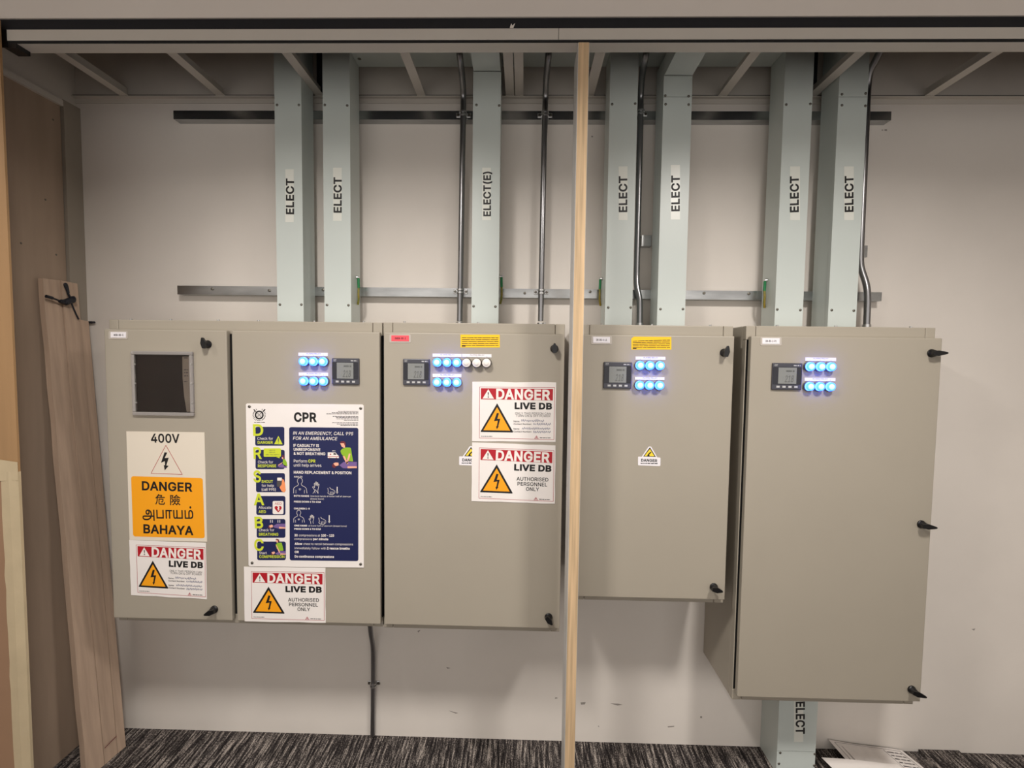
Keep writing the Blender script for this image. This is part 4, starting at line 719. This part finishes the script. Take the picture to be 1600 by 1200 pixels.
def danger_sign(label, corners, kind, Y=Y0):
    g = bil(corners); c = g(.5, 1); p = at(*c, Y)
    t = thing('danger_sign', label, 'sign', tuple(p), 'live DB danger signs')
    n = 6; out = []
    rr = random.Random(int(corners[0][0]))
    for a, b_ in ((0, 1), (1, 2), (2, 3), (3, 0)):
        for i in range(n):
            q = np.array(corners[a])+(np.array(corners[b_])-np.array(corners[a]))*i/n
            if i: q = q+np.array([rr.uniform(-.3, .3), rr.uniform(-.5, .5)])
            out.append(tuple(q))
    sheet(t, out, PAPER, .0009, Y)
    U = lambda u, v: ((u-83)/1400, (v-70)/995)
    def M(Yl): return lambda u, v: at(*g(*U(u, v)), Yl)
    Y1, Y2, Y3 = Y-.0012, Y-.0016, Y-.0020
    b_ = MB(); stroke(b_, [(206, 157), (1458, 157), (1456, 1026), (206, 1014)], 7, 0, M(Y1), True); b_.build('border_line', PALERED, t)
    h = MB().face([M(Y1)(*q) for q in ((228, 176), (1432, 182), (1430, 374), (228, 362))]).build('header_band', RED, t)
    l = MB(); l.face([M(Y2)(*q) for q in ((350, 192), (447, 352), (256, 350))])
    text(l, 'DANGER', (482, 352), (1388, 360), 158, 0, .03, mapf=M(Y2)); l.build('white_lettering', WINK, h)
    e_ = MB(); e_.face([M(Y3)(*q) for q in ((340, 245), (362, 245), (355, 305), (347, 305))]); e_.face([M(Y3)(351+12*math.cos(a*.785), 324+11*math.sin(a*.785)) for a in range(8)]); e_.build('exclamation_mark', SOFTINK, h)
    w_ = MB()
    O_ = [(500, 428), (772, 905), (764, 916), (232, 912), (226, 902)]; I_ = [(500, 494), (722, 884), (722, 885), (274, 882), (273, 881)]
    for i in range(5): j = (i+1) % 5; w_.face([M(Y1)(*O_[i]), M(Y1)(*O_[j]), M(Y1)(*I_[j]), M(Y1)(*I_[i])])
    tri = w_.build('warning_triangle', INK, t)
    MB().face([M(Y1+.0002)(*q) for q in ((500, 480), (728, 890), (266, 886))]).build('triangle_field', ORNG, tri)
    MB().face([M(Y2)(*q) for q in ((497, 588), (531, 596), (503, 692), (553, 688), (522, 812), (531, 815), (497, 862), (484, 812), (497, 815), (515, 718), (449, 730))]).build('bolt_symbol', INK, tri)
    l = MB(); text(l, 'LIVE DB', (792, 516), (1418, 518), 97, 0, .042, mapf=M(Y1))
    l.build('headline', INK, t); l = MB()
    if kind == 'A':
        for s_, a, c2, y in (('AUTHORISED', 835, 1368, 690), ('PERSONNEL', 850, 1350, 775), ('ONLY', 995, 1215, 860)):
            text(l, s_, (a, y), (c2, y), 60, 0, .014, mapf=M(Y1))
    else:
        text(l, 'ONLY THIS PERSON CAN', (802, 612), (1396, 612), 36, 0, mapf=M(Y1)); text(l, 'TURN ON & OFF POWER', (815, 652), (1390, 652), 36, 0, mapf=M(Y1))
        for s_, a, c2, y in (('Name:', 778, 880, 740), ('Contact Number:', 778, 1080, 785), ('Name:', 778, 880, 866), ('Contact Number:', 778, 1080, 912)):
            text(l, s_, (a, y), (c2, y), 26, 0, .012, mapf=M(Y1))
    l.build('body_lettering', INK, t)
    if kind == 'P':
        l = MB(); r2 = random.Random(5)
        for a, c2, y, hh in ((905, 1290, 735, 45), (1110, 1405, 790, 42), (920, 1385, 864, 40), (1110, 1400, 920, 40)):
            x = a; P = []
            while x < c2:
                P.append((x, y-hh*r2.uniform(0, .25))); P.append((x+9, y-hh*r2.uniform(.6, 1))); P.append((x+20, y-hh*r2.uniform(.2, .5))); x += 30
                if r2.random() < .3 and len(P) > 3: stroke(l, P, 6, 0, M(Y1)); P = []
            if len(P) > 1: stroke(l, P, 6, 0, M(Y1))
        l.build('handwriting', PEN, t)
    l = MB(); greek(l, 236, 425, 990, 11, 0, M(Y1)); l.build('small_print', SOFTINK, t); l = MB(); greek(l, 1218, 1405, 1005, 14, 0, M(Y1)); l.build('maker_print', SOFTINK, t)
    l = MB(); stroke(l, [(1163, 965), (1195, 1012), (1132, 1012)], 6, 0, M(Y1), True); l.face([M(Y1)(*q) for q in ((1163, 975), (1178, 1000), (1148, 1000))]); l.build('maker_mark', PALERED, t)
    return t
danger_sign('live DB sign with handwritten contact lines, upper of two on the middle cabinet', ((738, 596.5), (869, 597.5), (868, 690.5), (737.5, 689)), 'P')
danger_sign('live DB authorised personnel sign, lower of two on the middle cabinet', ((737.6, 691.3), (868, 696), (867, 787), (736.7, 782.7)), 'A', Y0-.0005)
danger_sign('live DB sign with handwritten contact lines, under the 400V sign', ((202, 843.6), (322, 848), (323.5, 936.3), (205, 929.5)), 'P', Y0-.0006)
danger_sign('live DB authorised personnel sign stuck below the CPR board', ((381.3, 885.3), (508.5, 887), (509, 973), (382.5, 970.5)), 'A', Y0)

# 400 V sign
t = thing('voltage_sign', '400V sign with orange four-language danger field on the leftmost door', 'sign', tuple(at(262, 846, YD)), None)
def C8(u, v): return (185+u*.15839, 660+v*.15833)
c8 = lambda Yl: (lambda u, v: at(*C8(u, v), Yl))
sheet(t, [C8(80, 88), C8(850, 98), C8(876, 1178), C8(112, 1158)], CREAM)
Y1, Y2 = Y0-.0013, Y0-.0017
def wr(x0, y0, x1, y1, r): return [(u+(v-545)*.034-8, v+(u-125)*.027) for u, v in rrect(x0, y0, x1, y1, r, 5)]
o = MB().face([c8(Y1)(*q) for q in wr(133, 530, 840, 1125, 24)]).build('orange_field', ORNG, t)
l = MB(); text(l, '400V', (322, 196), (604, 200), 82, 0, .022, mapf=c8(Y1)); l.build('voltage_lettering', INK, t); l = MB(); l.face([c8(Y1)(*q) for q in ((455, 295), (482, 298), (456, 352), (497, 348), (472, 425), (496, 428), (457, 474), (447, 420), (460, 424), (458, 382), (420, 398))]); l.build('bolt_symbol', INK, t)
l = MB(); stroke(l, [(468, 226), (630, 514), (322, 503)], 4.5, 0, c8(Y1), True); l.build('thin_triangle', RED, t)
l = MB()
text(l, 'DANGER', (232, 666), (730, 681), 82, 0, .024, mapf=c8(Y2)); text(l, 'BAHAYA', (247, 1090), (740, 1110), 82, 0, .024, mapf=c8(Y2))
text(l, '危', (364, 800), (460, 804), 56, 0, .012, mapf=c8(Y2)); text(l, '險', (510, 806), (612, 810), 56, 0, .012, mapf=c8(Y2))
text(l, 'அபாயம்', (238, 945), (740, 951), 76, 0, .010, mapf=c8(Y2))
l.build('field_lettering', INK, o)

# small danger triangle stickers
def mini(label, ox, oy):
    g = lambda Yl: (lambda u, v: at(ox+u*.0375, oy+v*.0375, Yl))
    t = thing('danger_sticker', label, 'sticker', tuple(g(YD)(650, 1000)), 'small danger triangle stickers')
    MB().prism([g(Y0)(*q) for q in ((205, 625), (335, 630), (620, 215), (680, 195), (735, 215), (985, 655), (1100, 665), (1122, 690), (1115, 995), (1080, 1022), (205, 990), (185, 970), (185, 645))], (0, -.0003, 0)).build('backing', WPLATE, t)
    w_ = MB(); O_ = [(680, 235), (930, 640), (400, 620)]; I_ = [(680, 305), (872, 610), (452, 596)]
    for i in range(3): j = (i+1) % 3; w_.face([g(Y0-.0006)(*O_[i]), g(Y0-.0006)(*O_[j]), g(Y0-.0006)(*I_[j]), g(Y0-.0006)(*I_[i])])
    tri = w_.build('warning_triangle', INK, t)
    MB().face([g(Y0-.0005)(*q) for q in ((680, 290), (890, 625), (435, 605))]).build('triangle_field', YEL2, tri)
    MB().face([g(Y0-.0008)(*q) for q in ((700, 420), (745, 440), (725, 480), (650, 530), (670, 610), (560, 600), (600, 520))]).build('hand_symbol', INK, tri)
    l = MB(); text(l, 'DANGER', (310, 828), (985, 850), 108, 0, .03, mapf=g(Y0-.0006)); greek(l, 290, 1000, 925, 40, 0, g(Y0-.0006), slope=.012); l.build('lettering', INK, t)
mini('small yellow triangle danger sticker alone in the middle of the short cabinet door', 990, 690)
mini('small yellow danger sticker half hidden behind the lower live DB sign', 710.5, 689.5)

# yellow notices
def notice(label, pts):
    t = thing('yellow_notice', label, 'sticker', tuple(at(*pts[3], YD)), 'yellow notice stickers')
    sheet(t, pts, YEL, .0003)
    g = bil((pts[0], pts[1], pts[2], pts[3])) if len(pts) == 4 else bil((pts[-1], pts[1], pts[2], pts[3]))
    M = lambda s, u: at(*g(s, u), Y0-.0006)
    l = MB()
    for i in range(5): greek(l, .035, .965, .27+.145*i, .058, 0, M, seed=i, gap=.22)
    greek(l, .035, .13, .93, .075, 0, M); l.build('print', INK, t)
notice('yellow text sticker at the top of the cabinet with two live DB signs', [(719.5, 522.8), (780.8, 523), (781, 543), (719.5, 543)])
notice('yellow text sticker at the top of the short cabinet, one corner folded', [(990.5, 526), (1049, 526.5), (1049, 546.3), (986.5, 546.3), (986.5, 529)])

# ================================================================== CPR board
t = thing('cpr_board', 'white and navy CPR instruction board screwed to the second door', 'sign', tuple(at(478, 886, YD)))
MB().prism(PX([(384.7, 632), (386.5, 630.3), (566.8, 632), (568.7, 634), (568.7, 886.5), (391, 884.6), (389, 882.6)], Y0), (0, -.0024, 0)).build('board', PAPER, t)
for x, y in ((389.8, 635.3), (563.7, 638), (394, 879.5), (563.5, 881.5)): screw(t, at(x, y, Y0-.0024), (0, -1, 0), .0052)
A, B, C_, D_ = Y0-.0027, Y0-.0030, Y0-.0033, Y0-.0036
panels = MB()
for (x0, y0, x1, y1) in ((398.7, 667, 444.3, 696.5), (399.2, 702.8, 444.8, 733), (400, 739.2, 445.2, 769), (400.5, 775, 446, 804.8), (401, 811, 446, 840.3), (401.8, 846.2, 446.6, 875.3)):
    panels.face(PX(rrect(x0, y0, x1, y1, 3), A))
panels.face(PX([(x+(.9*(y-667)/210 if x < 500 else .3), y+(x-452)*.011) for x, y in rrect(451.8, 667.3, 559.6, 875.6, 3)], A))
pn = panels.build('navy_panels', NAVY, t)
l = MB()
text(l, 'CPR', (459.4, 658.3), (494.9, 658.7), 13.2, A, .034); l.build('title', INK, t)
l = MB()
for x0, y in ((528, 643.2), (518.5, 645.2), (510, 647.2), (520, 651), (525, 653), (526, 655), (537.5, 657), (519, 661), (526.5, 663), (532, 665)): greek(l, x0, 559.8, y, 1.1, A)
l.build('small_print', SOFTINK, t); l = MB(); greek(l, 397, 414, 660.6, 1.3, A); l.build('emblem_caption', SOFTINK, t)
# emblem
l = MB(); ring(l, 405, 648.4, 4.6, 7, A); stroke(l, [(402.5, 646), (407.5, 650.8)], .7, A); stroke(l, [(407.5, 646), (402.5, 650.8)], .7, A); ring(l, 405, 648.4, 3, 3.4, A)
stroke(l, [(411, 643), (414, 639.8)], 1.8, A); stroke(l, [(399.5, 643), (396.7, 640)], 1.6, A); stroke(l, [(401.2, 641), (400, 639)], .8, A); stroke(l, [(409, 641.2), (410.2, 639)], .8, A)
for a in range(-40, 60, 14):
    for sg in (-1, 1):
        x = 405+sg*9.3*math.cos(math.radians(a)); y = 648.4+9*math.sin(math.radians(a)); stroke(l, [(x-.9, y+.6), (x+.9, y-.6)], .8, A)
greek(l, 402, 408, 657.3, 1.3, A); l.build('emblem', INK, t)
# big letters
l = MB()
for ch, x0, x1, yt, yb in (('D', 395.6, 411.6, 663.5, 680.4), ('R', 396.3, 409.3, 699.6, 716.4), ('S', 396, 408, 735.8, 753), ('A', 396.6, 413, 771.6, 788.7), ('B', 398, 411.3, 808, 824.8), ('C', 397.5, 412.3, 842.6, 860)):
    l = MB(); text(l, ch, (x0, yb), (x1, yb), yb-yt, B, .022); l.build('initial_letter', LIME, pn)
MB().face(PX([(435, 681), (441.6, 694.2), (428.4, 694)], B)).build('warning_triangle', LIME, pn)
MB().face(PX(rrect(412, 700.5, 439, 713.8, 1.6), B)).face(PX([(430, 713.5), (436.5, 713.5), (437, 716)], B)).build('speech_bubble', LIME, pn)
l = MB()
for s_, a, c, y in (('DANGER', 402.6, 426.5, 693.4), ('RESPONSE', 403, 431.6, 730), ('SHOUT', 408.6, 426.5, 754.5), ('AED', 404, 415.6, 801.6), ('BREATHING', 404.6, 435, 837), ('COMPRESSION', 405, 444.6, 871.8)):
    text(l, s_, (a, y), (c, y), 4.2, B, .02)
text(l, 'CPR', (481.7, 722.5), (493, 722.6), 4.4, B, .03)
l.build('lime_lettering', LIME, pn)
l = MB(); stroke(l, [(435, 685), (435, 690)], 1.1, C_); l.face(PX(circ(435, 692.3, .7, 8), C_)); l.build('exclamation_mark', NAVY, pn)
l = MB()
for s_, a, c, y in (('HELLO', 420.5, 430, 704.4), ('HELLO', 420.5, 430, 707.6), ('ARE YOU OKAY?', 415, 436.5, 711.2)): text(l, s_, (a, y), (c, y), 1.6, C_)
l.build('bubble_lettering', NAVY, pn)
# white print
l = MB()
for s_, a, c, y, cap, off, sh in (('Check for', 402.3, 426.6, 687.3, 4.2, 0, 0), ('Check for', 403, 426.8, 724, 4.2, 0, 0), ('for help', 408.8, 428, 760.8, 4.2, 0, 0), ('(call 995)', 408.8, 431, 766.8, 4.2, .008, 0),
    ('Allocate', 404, 424.3, 795, 4.0, 0, 0), ('Check for', 404.6, 428.5, 830.2, 4.2, 0, 0), ('Start', 405, 417, 865.8, 4.0, 0, 0),
    ('IN AN EMERGENCY, CALL 995', 457.7, 551.5, 679.0, 4.9, .006, .2), ('FOR AN AMBULANCE', 457.7, 526.3, 687.2, 4.9, .006, .2),
    ('IF CASUALTY IS', 458.5, 498.4, 698.0, 4.1, .022, 0), ('UNRESPONSIVE', 458.8, 500.5, 704.3, 4.1, .022, 0), ('& NOT BREATHING', 458.8, 508.2, 710.6, 4.1, .022, 0),
    ('Perform', 459, 479.8, 722.5, 4.6, 0, 0), ('until help arrives', 459, 502.2, 729, 4.6, 0, 0), ('HAND REPLACEMENT & POSITION', 459, 549, 740.0, 4.2, .022, 0), ('ADULTS', 459.2, 472.5, 746, 2.2, .02, 0),
    ('BOTH HANDS', 459.3, 483, 776.0, 2.4, .03, 0), ('interlock hands at lower half of sternum', 485, 548.3, 776.3, 2.4, 0, 0), ('(breast bone)', 485, 506, 780.5, 2.4, 0, 0), ('PRESS DOWN 4 TO 6CM', 459.3, 501, 785, 2.4, .03, 0),
    ('CHILDREN 1-8', 459.4, 484, 795.8, 2.4, .03, 0), ('ONE HAND', 459.8, 480, 822.4, 2.4, .03, 0), ('at lower half of sternum (breast bone)', 482, 541.5, 822.6, 2.4, 0, 0), ('PRESS DOWN 4 TO 5CM', 459.8, 501, 827.6, 2.4, .03, 0),
    ('30', 460, 465, 838, 3.4, .03, 0), ('compressions at', 467, 500, 838, 3.4, 0, 0), ('100 - 120', 502, 522, 838.3, 3.4, .03, 0), ('compressions', 460, 488, 843.6, 3.2, 0, 0), ('per minute', 489.4, 513, 843.8, 3.2, .03, 0),
    ('Allow', 460.4, 472.4, 851.2, 3.4, .03, 0), ('chest to recoil between compressions', 474, 551.8, 851.4, 3.4, 0, 0), ('Immediately follow with', 460.4, 509.5, 858, 3.4, 0, 0), ('2 rescue breaths', 511, 546.5, 858.3, 3.4, .03, 0),
    ('OR', 460.4, 467, 864, 3.2, .03, 0), ('Do continuous compressions', 460.5, 522, 871, 3.4, .03, 0)):
    l = MB(); text(l, s_, (a, y), (c, y+(c-a)*.011 if a > 450 else y), cap, B, off, sh); l.build('lettering', WINK, pn)
def body_line(cx, y0, k):
    l = MB()
    P = [(-7.5, 16), (-7.5, 10), (-5.5, 8), (-2.2, 6.3), (-1.6, 4.2), (-3, 2), (-2.8, -1), (-1.5, -2.8), (0, -3.3), (1.5, -2.8), (2.8, -1), (3, 2), (1.6, 4.2), (2.2, 6.3), (5.5, 8), (7.5, 10), (8.5, 16)]
    stroke(l, [(cx+x*k*1.05, y0+y*k) for x, y in P], .55, B); stroke(l, [(cx-5*k, y0+12*k), (cx-5*k, y0+16*k)], .5, B); stroke(l, [(cx+5.6*k, y0+12*k), (cx+5.6*k, y0+16*k)], .5, B)
    stroke(l, [(cx, y0+12.5*k), (cx-1.2*k, y0+11*k), (cx-.6*k, y0+10.2*k), (cx, y0+10.8*k), (cx+.8*k, y0+10.2*k), (cx+1.3*k, y0+11*k)], .5, B, None, True); l.build('body_outline', WINK, pn)
body_line(468.6, 750.5, 1.25); body_line(466.8, 800.3, 1.0)
def hand_line(cx, cy, k):
    l = MB()
    stroke(l, [(cx+x*k, cy+y*k) for x, y in ((-1.5, 9), (-2, 5), (-5, 1), (-4, 0), (-2, 2), (-2.6, -4), (-1.6, -4.6), (-1, -.5), (-.8, -6), (.3, -6.2), (.6, -.6), (1.4, -5.4), (2.4, -5), (1.9, 0), (3.4, -3.4), (4.2, -2.8), (2.8, 3), (2.2, 6), (2.8, 9))], .55, B)
    if k > 1: stroke(l, [(489, 771), (493, 765), (497, 771)], .5, B)
    l.build('hand_outline', WINK, pn)
hand_line(494, 760, 1.15); hand_line(487, 810, .9)
def fist(cx, cy, k):
    l = MB()
    stroke(l, [(cx+x*k, cy+y*k) for x, y in ((-5, -4), (-4, 1), (-5, 3), (-2, 5), (2, 5.5), (5, 3), (5, 0), (2, -2), (-1, -3), (-2, -5))], .55, B)
    for i in range(3): stroke(l, [(cx+(-1.5+i*2)*k, cy+1*k), (cx+(-.8+i*2)*k, cy+4.5*k)], .5, B)
    l.build('fist_outline', WINK, pn)
fist(517.5, 767, 1.1); fist(503.5, 813.5, 1.1)
for x, y0, y1 in ((526.8, 761, 771.5), (514.4, 805.5, 817.5)):
    l = MB(); stroke(l, [(x, y0), (x, y1-2)], 1.4, B); l.face(PX([(x-1.8, y1-3), (x+1.8, y1-3), (x, y1)], B)); l.build('down_arrow', WINK, pn)
l = MB()
for x in (422.5, 425.5, 434.3, 437.3): stroke(l, [(x, 812.5), (x, 816.5)], .9, B)
l.build('breath_marks', WINK, pn)
MB().face(PX(rrect(426, 782.8, 443, 803.2, 2), B)).build('aed_card', WINK, pn); l = MB()
l.face(PX([(512, 706.8), (524.4, 706.8), (527, 710.6), (529.6, 712.6), (529.6, 715.8), (512, 715.4)], B)); greek(l, 519, 524, 705, 1.2, B); l.build('ambulance', WINK, pn)
MB().face(PX(rrect(433.2, 746.4, 440.4, 751, .8), C_)).build('phone_screen', WINK, pn)
# colour pictures
R_ = MB()
R_.face(PX([(434.8, 800.8), (429.4, 795), (429, 792.2), (430.6, 790.8), (432.8, 790.8), (434.6, 792.4), (436.4, 790.8), (438.6, 790.8), (440, 792.2), (439.8, 795)], C_))
MB().face(PX([(512, 712.8), (529.6, 713.2), (529.6, 714), (512, 713.6)], C_)).face(PX(circ(516.4, 709.9, 1.2, 8), C_)).build('ambulance_marking', RED, pn)
text(R_, 'AED', (429.3, 788.6), (440, 788.6), 3.4, C_)
R_.build('card_print', RED, pn)
W2 = MB(); W2.face(PX([(435, 791.6), (437, 792.2), (435.6, 795), (437.2, 795.2), (434.2, 799), (434.8, 796), (433.2, 795.6)], D_)); W2.build('heart_flash', WINK, pn)
MB().face(PX([(532, 704.5), (534.5, 701.3), (540, 699.2), (547.3, 699.4), (548.6, 701), (549.6, 709), (551.8, 721), (545, 720.5), (541, 717), (536.5, 713), (533, 708.5)], C_)).build('figure_shirt', GREEN, pn)
MB().face(PX([(442.4, 717.5), (445, 717), (448, 722), (449, 728), (444.5, 728.5), (441.6, 723)], C_)).build('figure_shirt', GREEN, pn)
MB().face(PX([(430.6, 851), (433.8, 848), (440, 847.8), (442.2, 856), (443, 860.4), (436, 861), (432.4, 857)], C_)).build('figure_shirt', GREEN, pn)
MB().face(PX([(530.2, 727), (537, 721.6), (557.6, 721.6), (557.6, 728.4), (543, 731.8), (536, 731.6)], B-.0001)).build('figure_clothes', PURP, pn)
MB().face(PX([(433.5, 728.6), (440, 724.5), (447.5, 728), (448.6, 730.8), (437, 730.4)], C_)).build('figure_clothes', PURP, pn)
MB().face(PX([(426.8, 822), (433, 818.2), (446, 818.3), (446, 825.5), (436, 826), (428.5, 824.4)], C_)).build('figure_clothes', PURP, pn)
MB().face(PX([(430.3, 865), (436, 861), (446.6, 861.4), (446.6, 866.2), (433, 867)], C_)).build('figure_clothes', PURP, pn)
MB().face(PX([(531.6, 692.6), (534, 690.8), (538.4, 692), (538.8, 696), (539.4, 699.6), (536.6, 699.6), (533.8, 697.6)], C_)).build('figure_skin', SKIN, pn)
for q in ([(535.6, 713), (538, 712), (543.4, 722), (544.2, 725), (541.4, 724.6)], [(545.2, 708.5), (547.8, 709), (546.4, 715), (542.4, 725.2), (540.8, 724.4)], [(543, 728.6), (557.6, 728.6), (557.6, 731.4), (543, 731.8)], [(521, 724), (524.4, 722.6), (528.8, 723), (529.2, 727), (525, 728.2), (521.6, 726.6)],
          [(440, 714.6), (442.4, 714.2), (443, 717), (440.8, 717.4)], [(441.8, 722), (440.4, 724), (435, 727.4), (434.4, 726.6)], [(420, 821.4), (424.8, 819.6), (426.8, 821.4), (426.2, 823.8), (421, 824.8)], [(436, 823), (446, 824), (446, 826), (436, 826)],
          [(431, 844.4), (434, 844), (434.4, 847.6), (432, 847.6)], [(431, 852), (432.4, 852), (437, 861.4), (438, 864), (436, 863.6)], [(424.4, 862.6), (428.6, 861.6), (430, 864), (427, 866), (424.6, 865)], [(438, 864.6), (446.6, 865), (446.6, 866.6), (438, 866.8)]):
    MB().face(PX(q, D_)).build('figure_skin', SKIN, pn)
for q in ([(530.8, 692.4), (533, 689.4), (537.6, 689.4), (540.2, 692), (540.4, 697), (538.6, 696), (537.6, 692.4)], [(518.8, 727), (520.8, 724.2), (523.2, 727.2), (525.4, 728.6), (523, 731.4), (519.6, 730)], [(440.6, 711), (443.6, 711.4), (445, 716), (443, 716), (441.8, 714)], [(418.4, 823.4), (420.4, 821.4), (421.6, 824.2), (424, 825), (421, 826.2)], [(430.2, 843), (432.4, 841.6), (435.6, 843), (436.6, 846.6), (434.6, 846), (433.6, 844)], [(423.4, 864.6), (424.6, 863.4), (425.6, 866), (429, 867), (424.4, 867.4)]):
    MB().face(PX(q, D_-.0001)).build('figure_hair', HAIR, pn)
for x in (515, 525.6): MB().face(PX(circ(x, 716, 1.1, 8), D_)).build('ambulance_wheel', HAIR, pn)
MB().face(PX([(441, 748.4), (443.4, 749.6), (445.2, 755), (446.4, 766.6), (444, 769.4), (440, 767.4), (436.8, 761.4), (440, 757)], D_)).build('phone_hand', HANDO, pn)
MB().face(PX(rrect(432.6, 751.4, 441, 760.6, 1), C_)).build('phone_keys', SOFTINK, pn)
MB().face(PX([(521, 708), (524, 707.8), (526, 710.6), (521, 710.6)], C_)).build('ambulance_window', SOFTINK, pn)

# ================================================================== floor items
def loose_sheet(label, P, m_, prints=True):
    TL, TR, BR, BL = [np.array(p, float) for p in P]; n = 10; rr = random.Random(len(label)); mb = MB(); G = []
    for i in range(n+1):
        row = []
        for j in range(n+1):
            s_, u = j/n, i/n
            p = (1-s_)*(1-u)*TL+s_*(1-u)*TR+s_*u*BR+(1-s_)*u*BL
            p = p+np.array([0, 0, .0018*(1+math.sin(3.1*s_*2+u*4+len(label)))])
            row.append(p)
        G.append(row)
    V = [p for r in G for p in r]; N = n+1
    top = [(i*N+j, i*N+j+1, (i+1)*N+j+1, (i+1)*N+j) for i in range(n) for j in range(n)]
    V2 = [p+np.array([0, 0, -.0006]) for p in V]; K = len(V)
    mb.add(V+V2, top+[tuple(K+q for q in reversed(f)) for f in top])
    t = thing('paper_sheet', label, 'paper', tuple((BL+BR)/2), 'papers on the floor by the right trunking')
    mb.build('sheet', m_, t, smooth=True)
    if prints:
        l = MB()
        M = lambda s_, u: (1-s_)*(1-u)*TL+s_*(1-u)*TR+s_*u*BR+(1-s_)*u*BL+np.array([0, 0, .0018*(1+math.sin(3.1*s_*2+u*4+len(label)))+.0012])
        stroke(l, [(.06, .05), (.94, .05), (.94, .95), (.06, .95)], .006, 0, M, True)
        for i in range(9): greek(l, .72, .92, .14+.085*i, .025, 0, M, seed=i)
        stroke(l, [(.12, .12), (.12, .9)], .006, 0, M); stroke(l, [(.70, .08), (.70, .92)], .006, 0, M)
        l.build('drawing_lines', SOFTINK, t)
loose_sheet('grey printed drawing sheet on the floor against the wall, behind the white one', ((1.345, -.006, .045), (1.66, -.006, .006), (1.72, -.20, .001), (1.40, -.18, .001)), PAPER2)
loose_sheet('blank white sheet on the floor in front of the printed drawing', ((1.262, -.095, .040), (1.56, -.110, .032), (1.68, -.42, .010), (1.36, -.42, .010)), PAPER, False)
tag(MB().box(1.735, 1.905, -.30, -.002, .0005, .012).build('carpet_tile', CARP), 'loose carpet tile lying on the floor beside the papers', 'carpet tile')
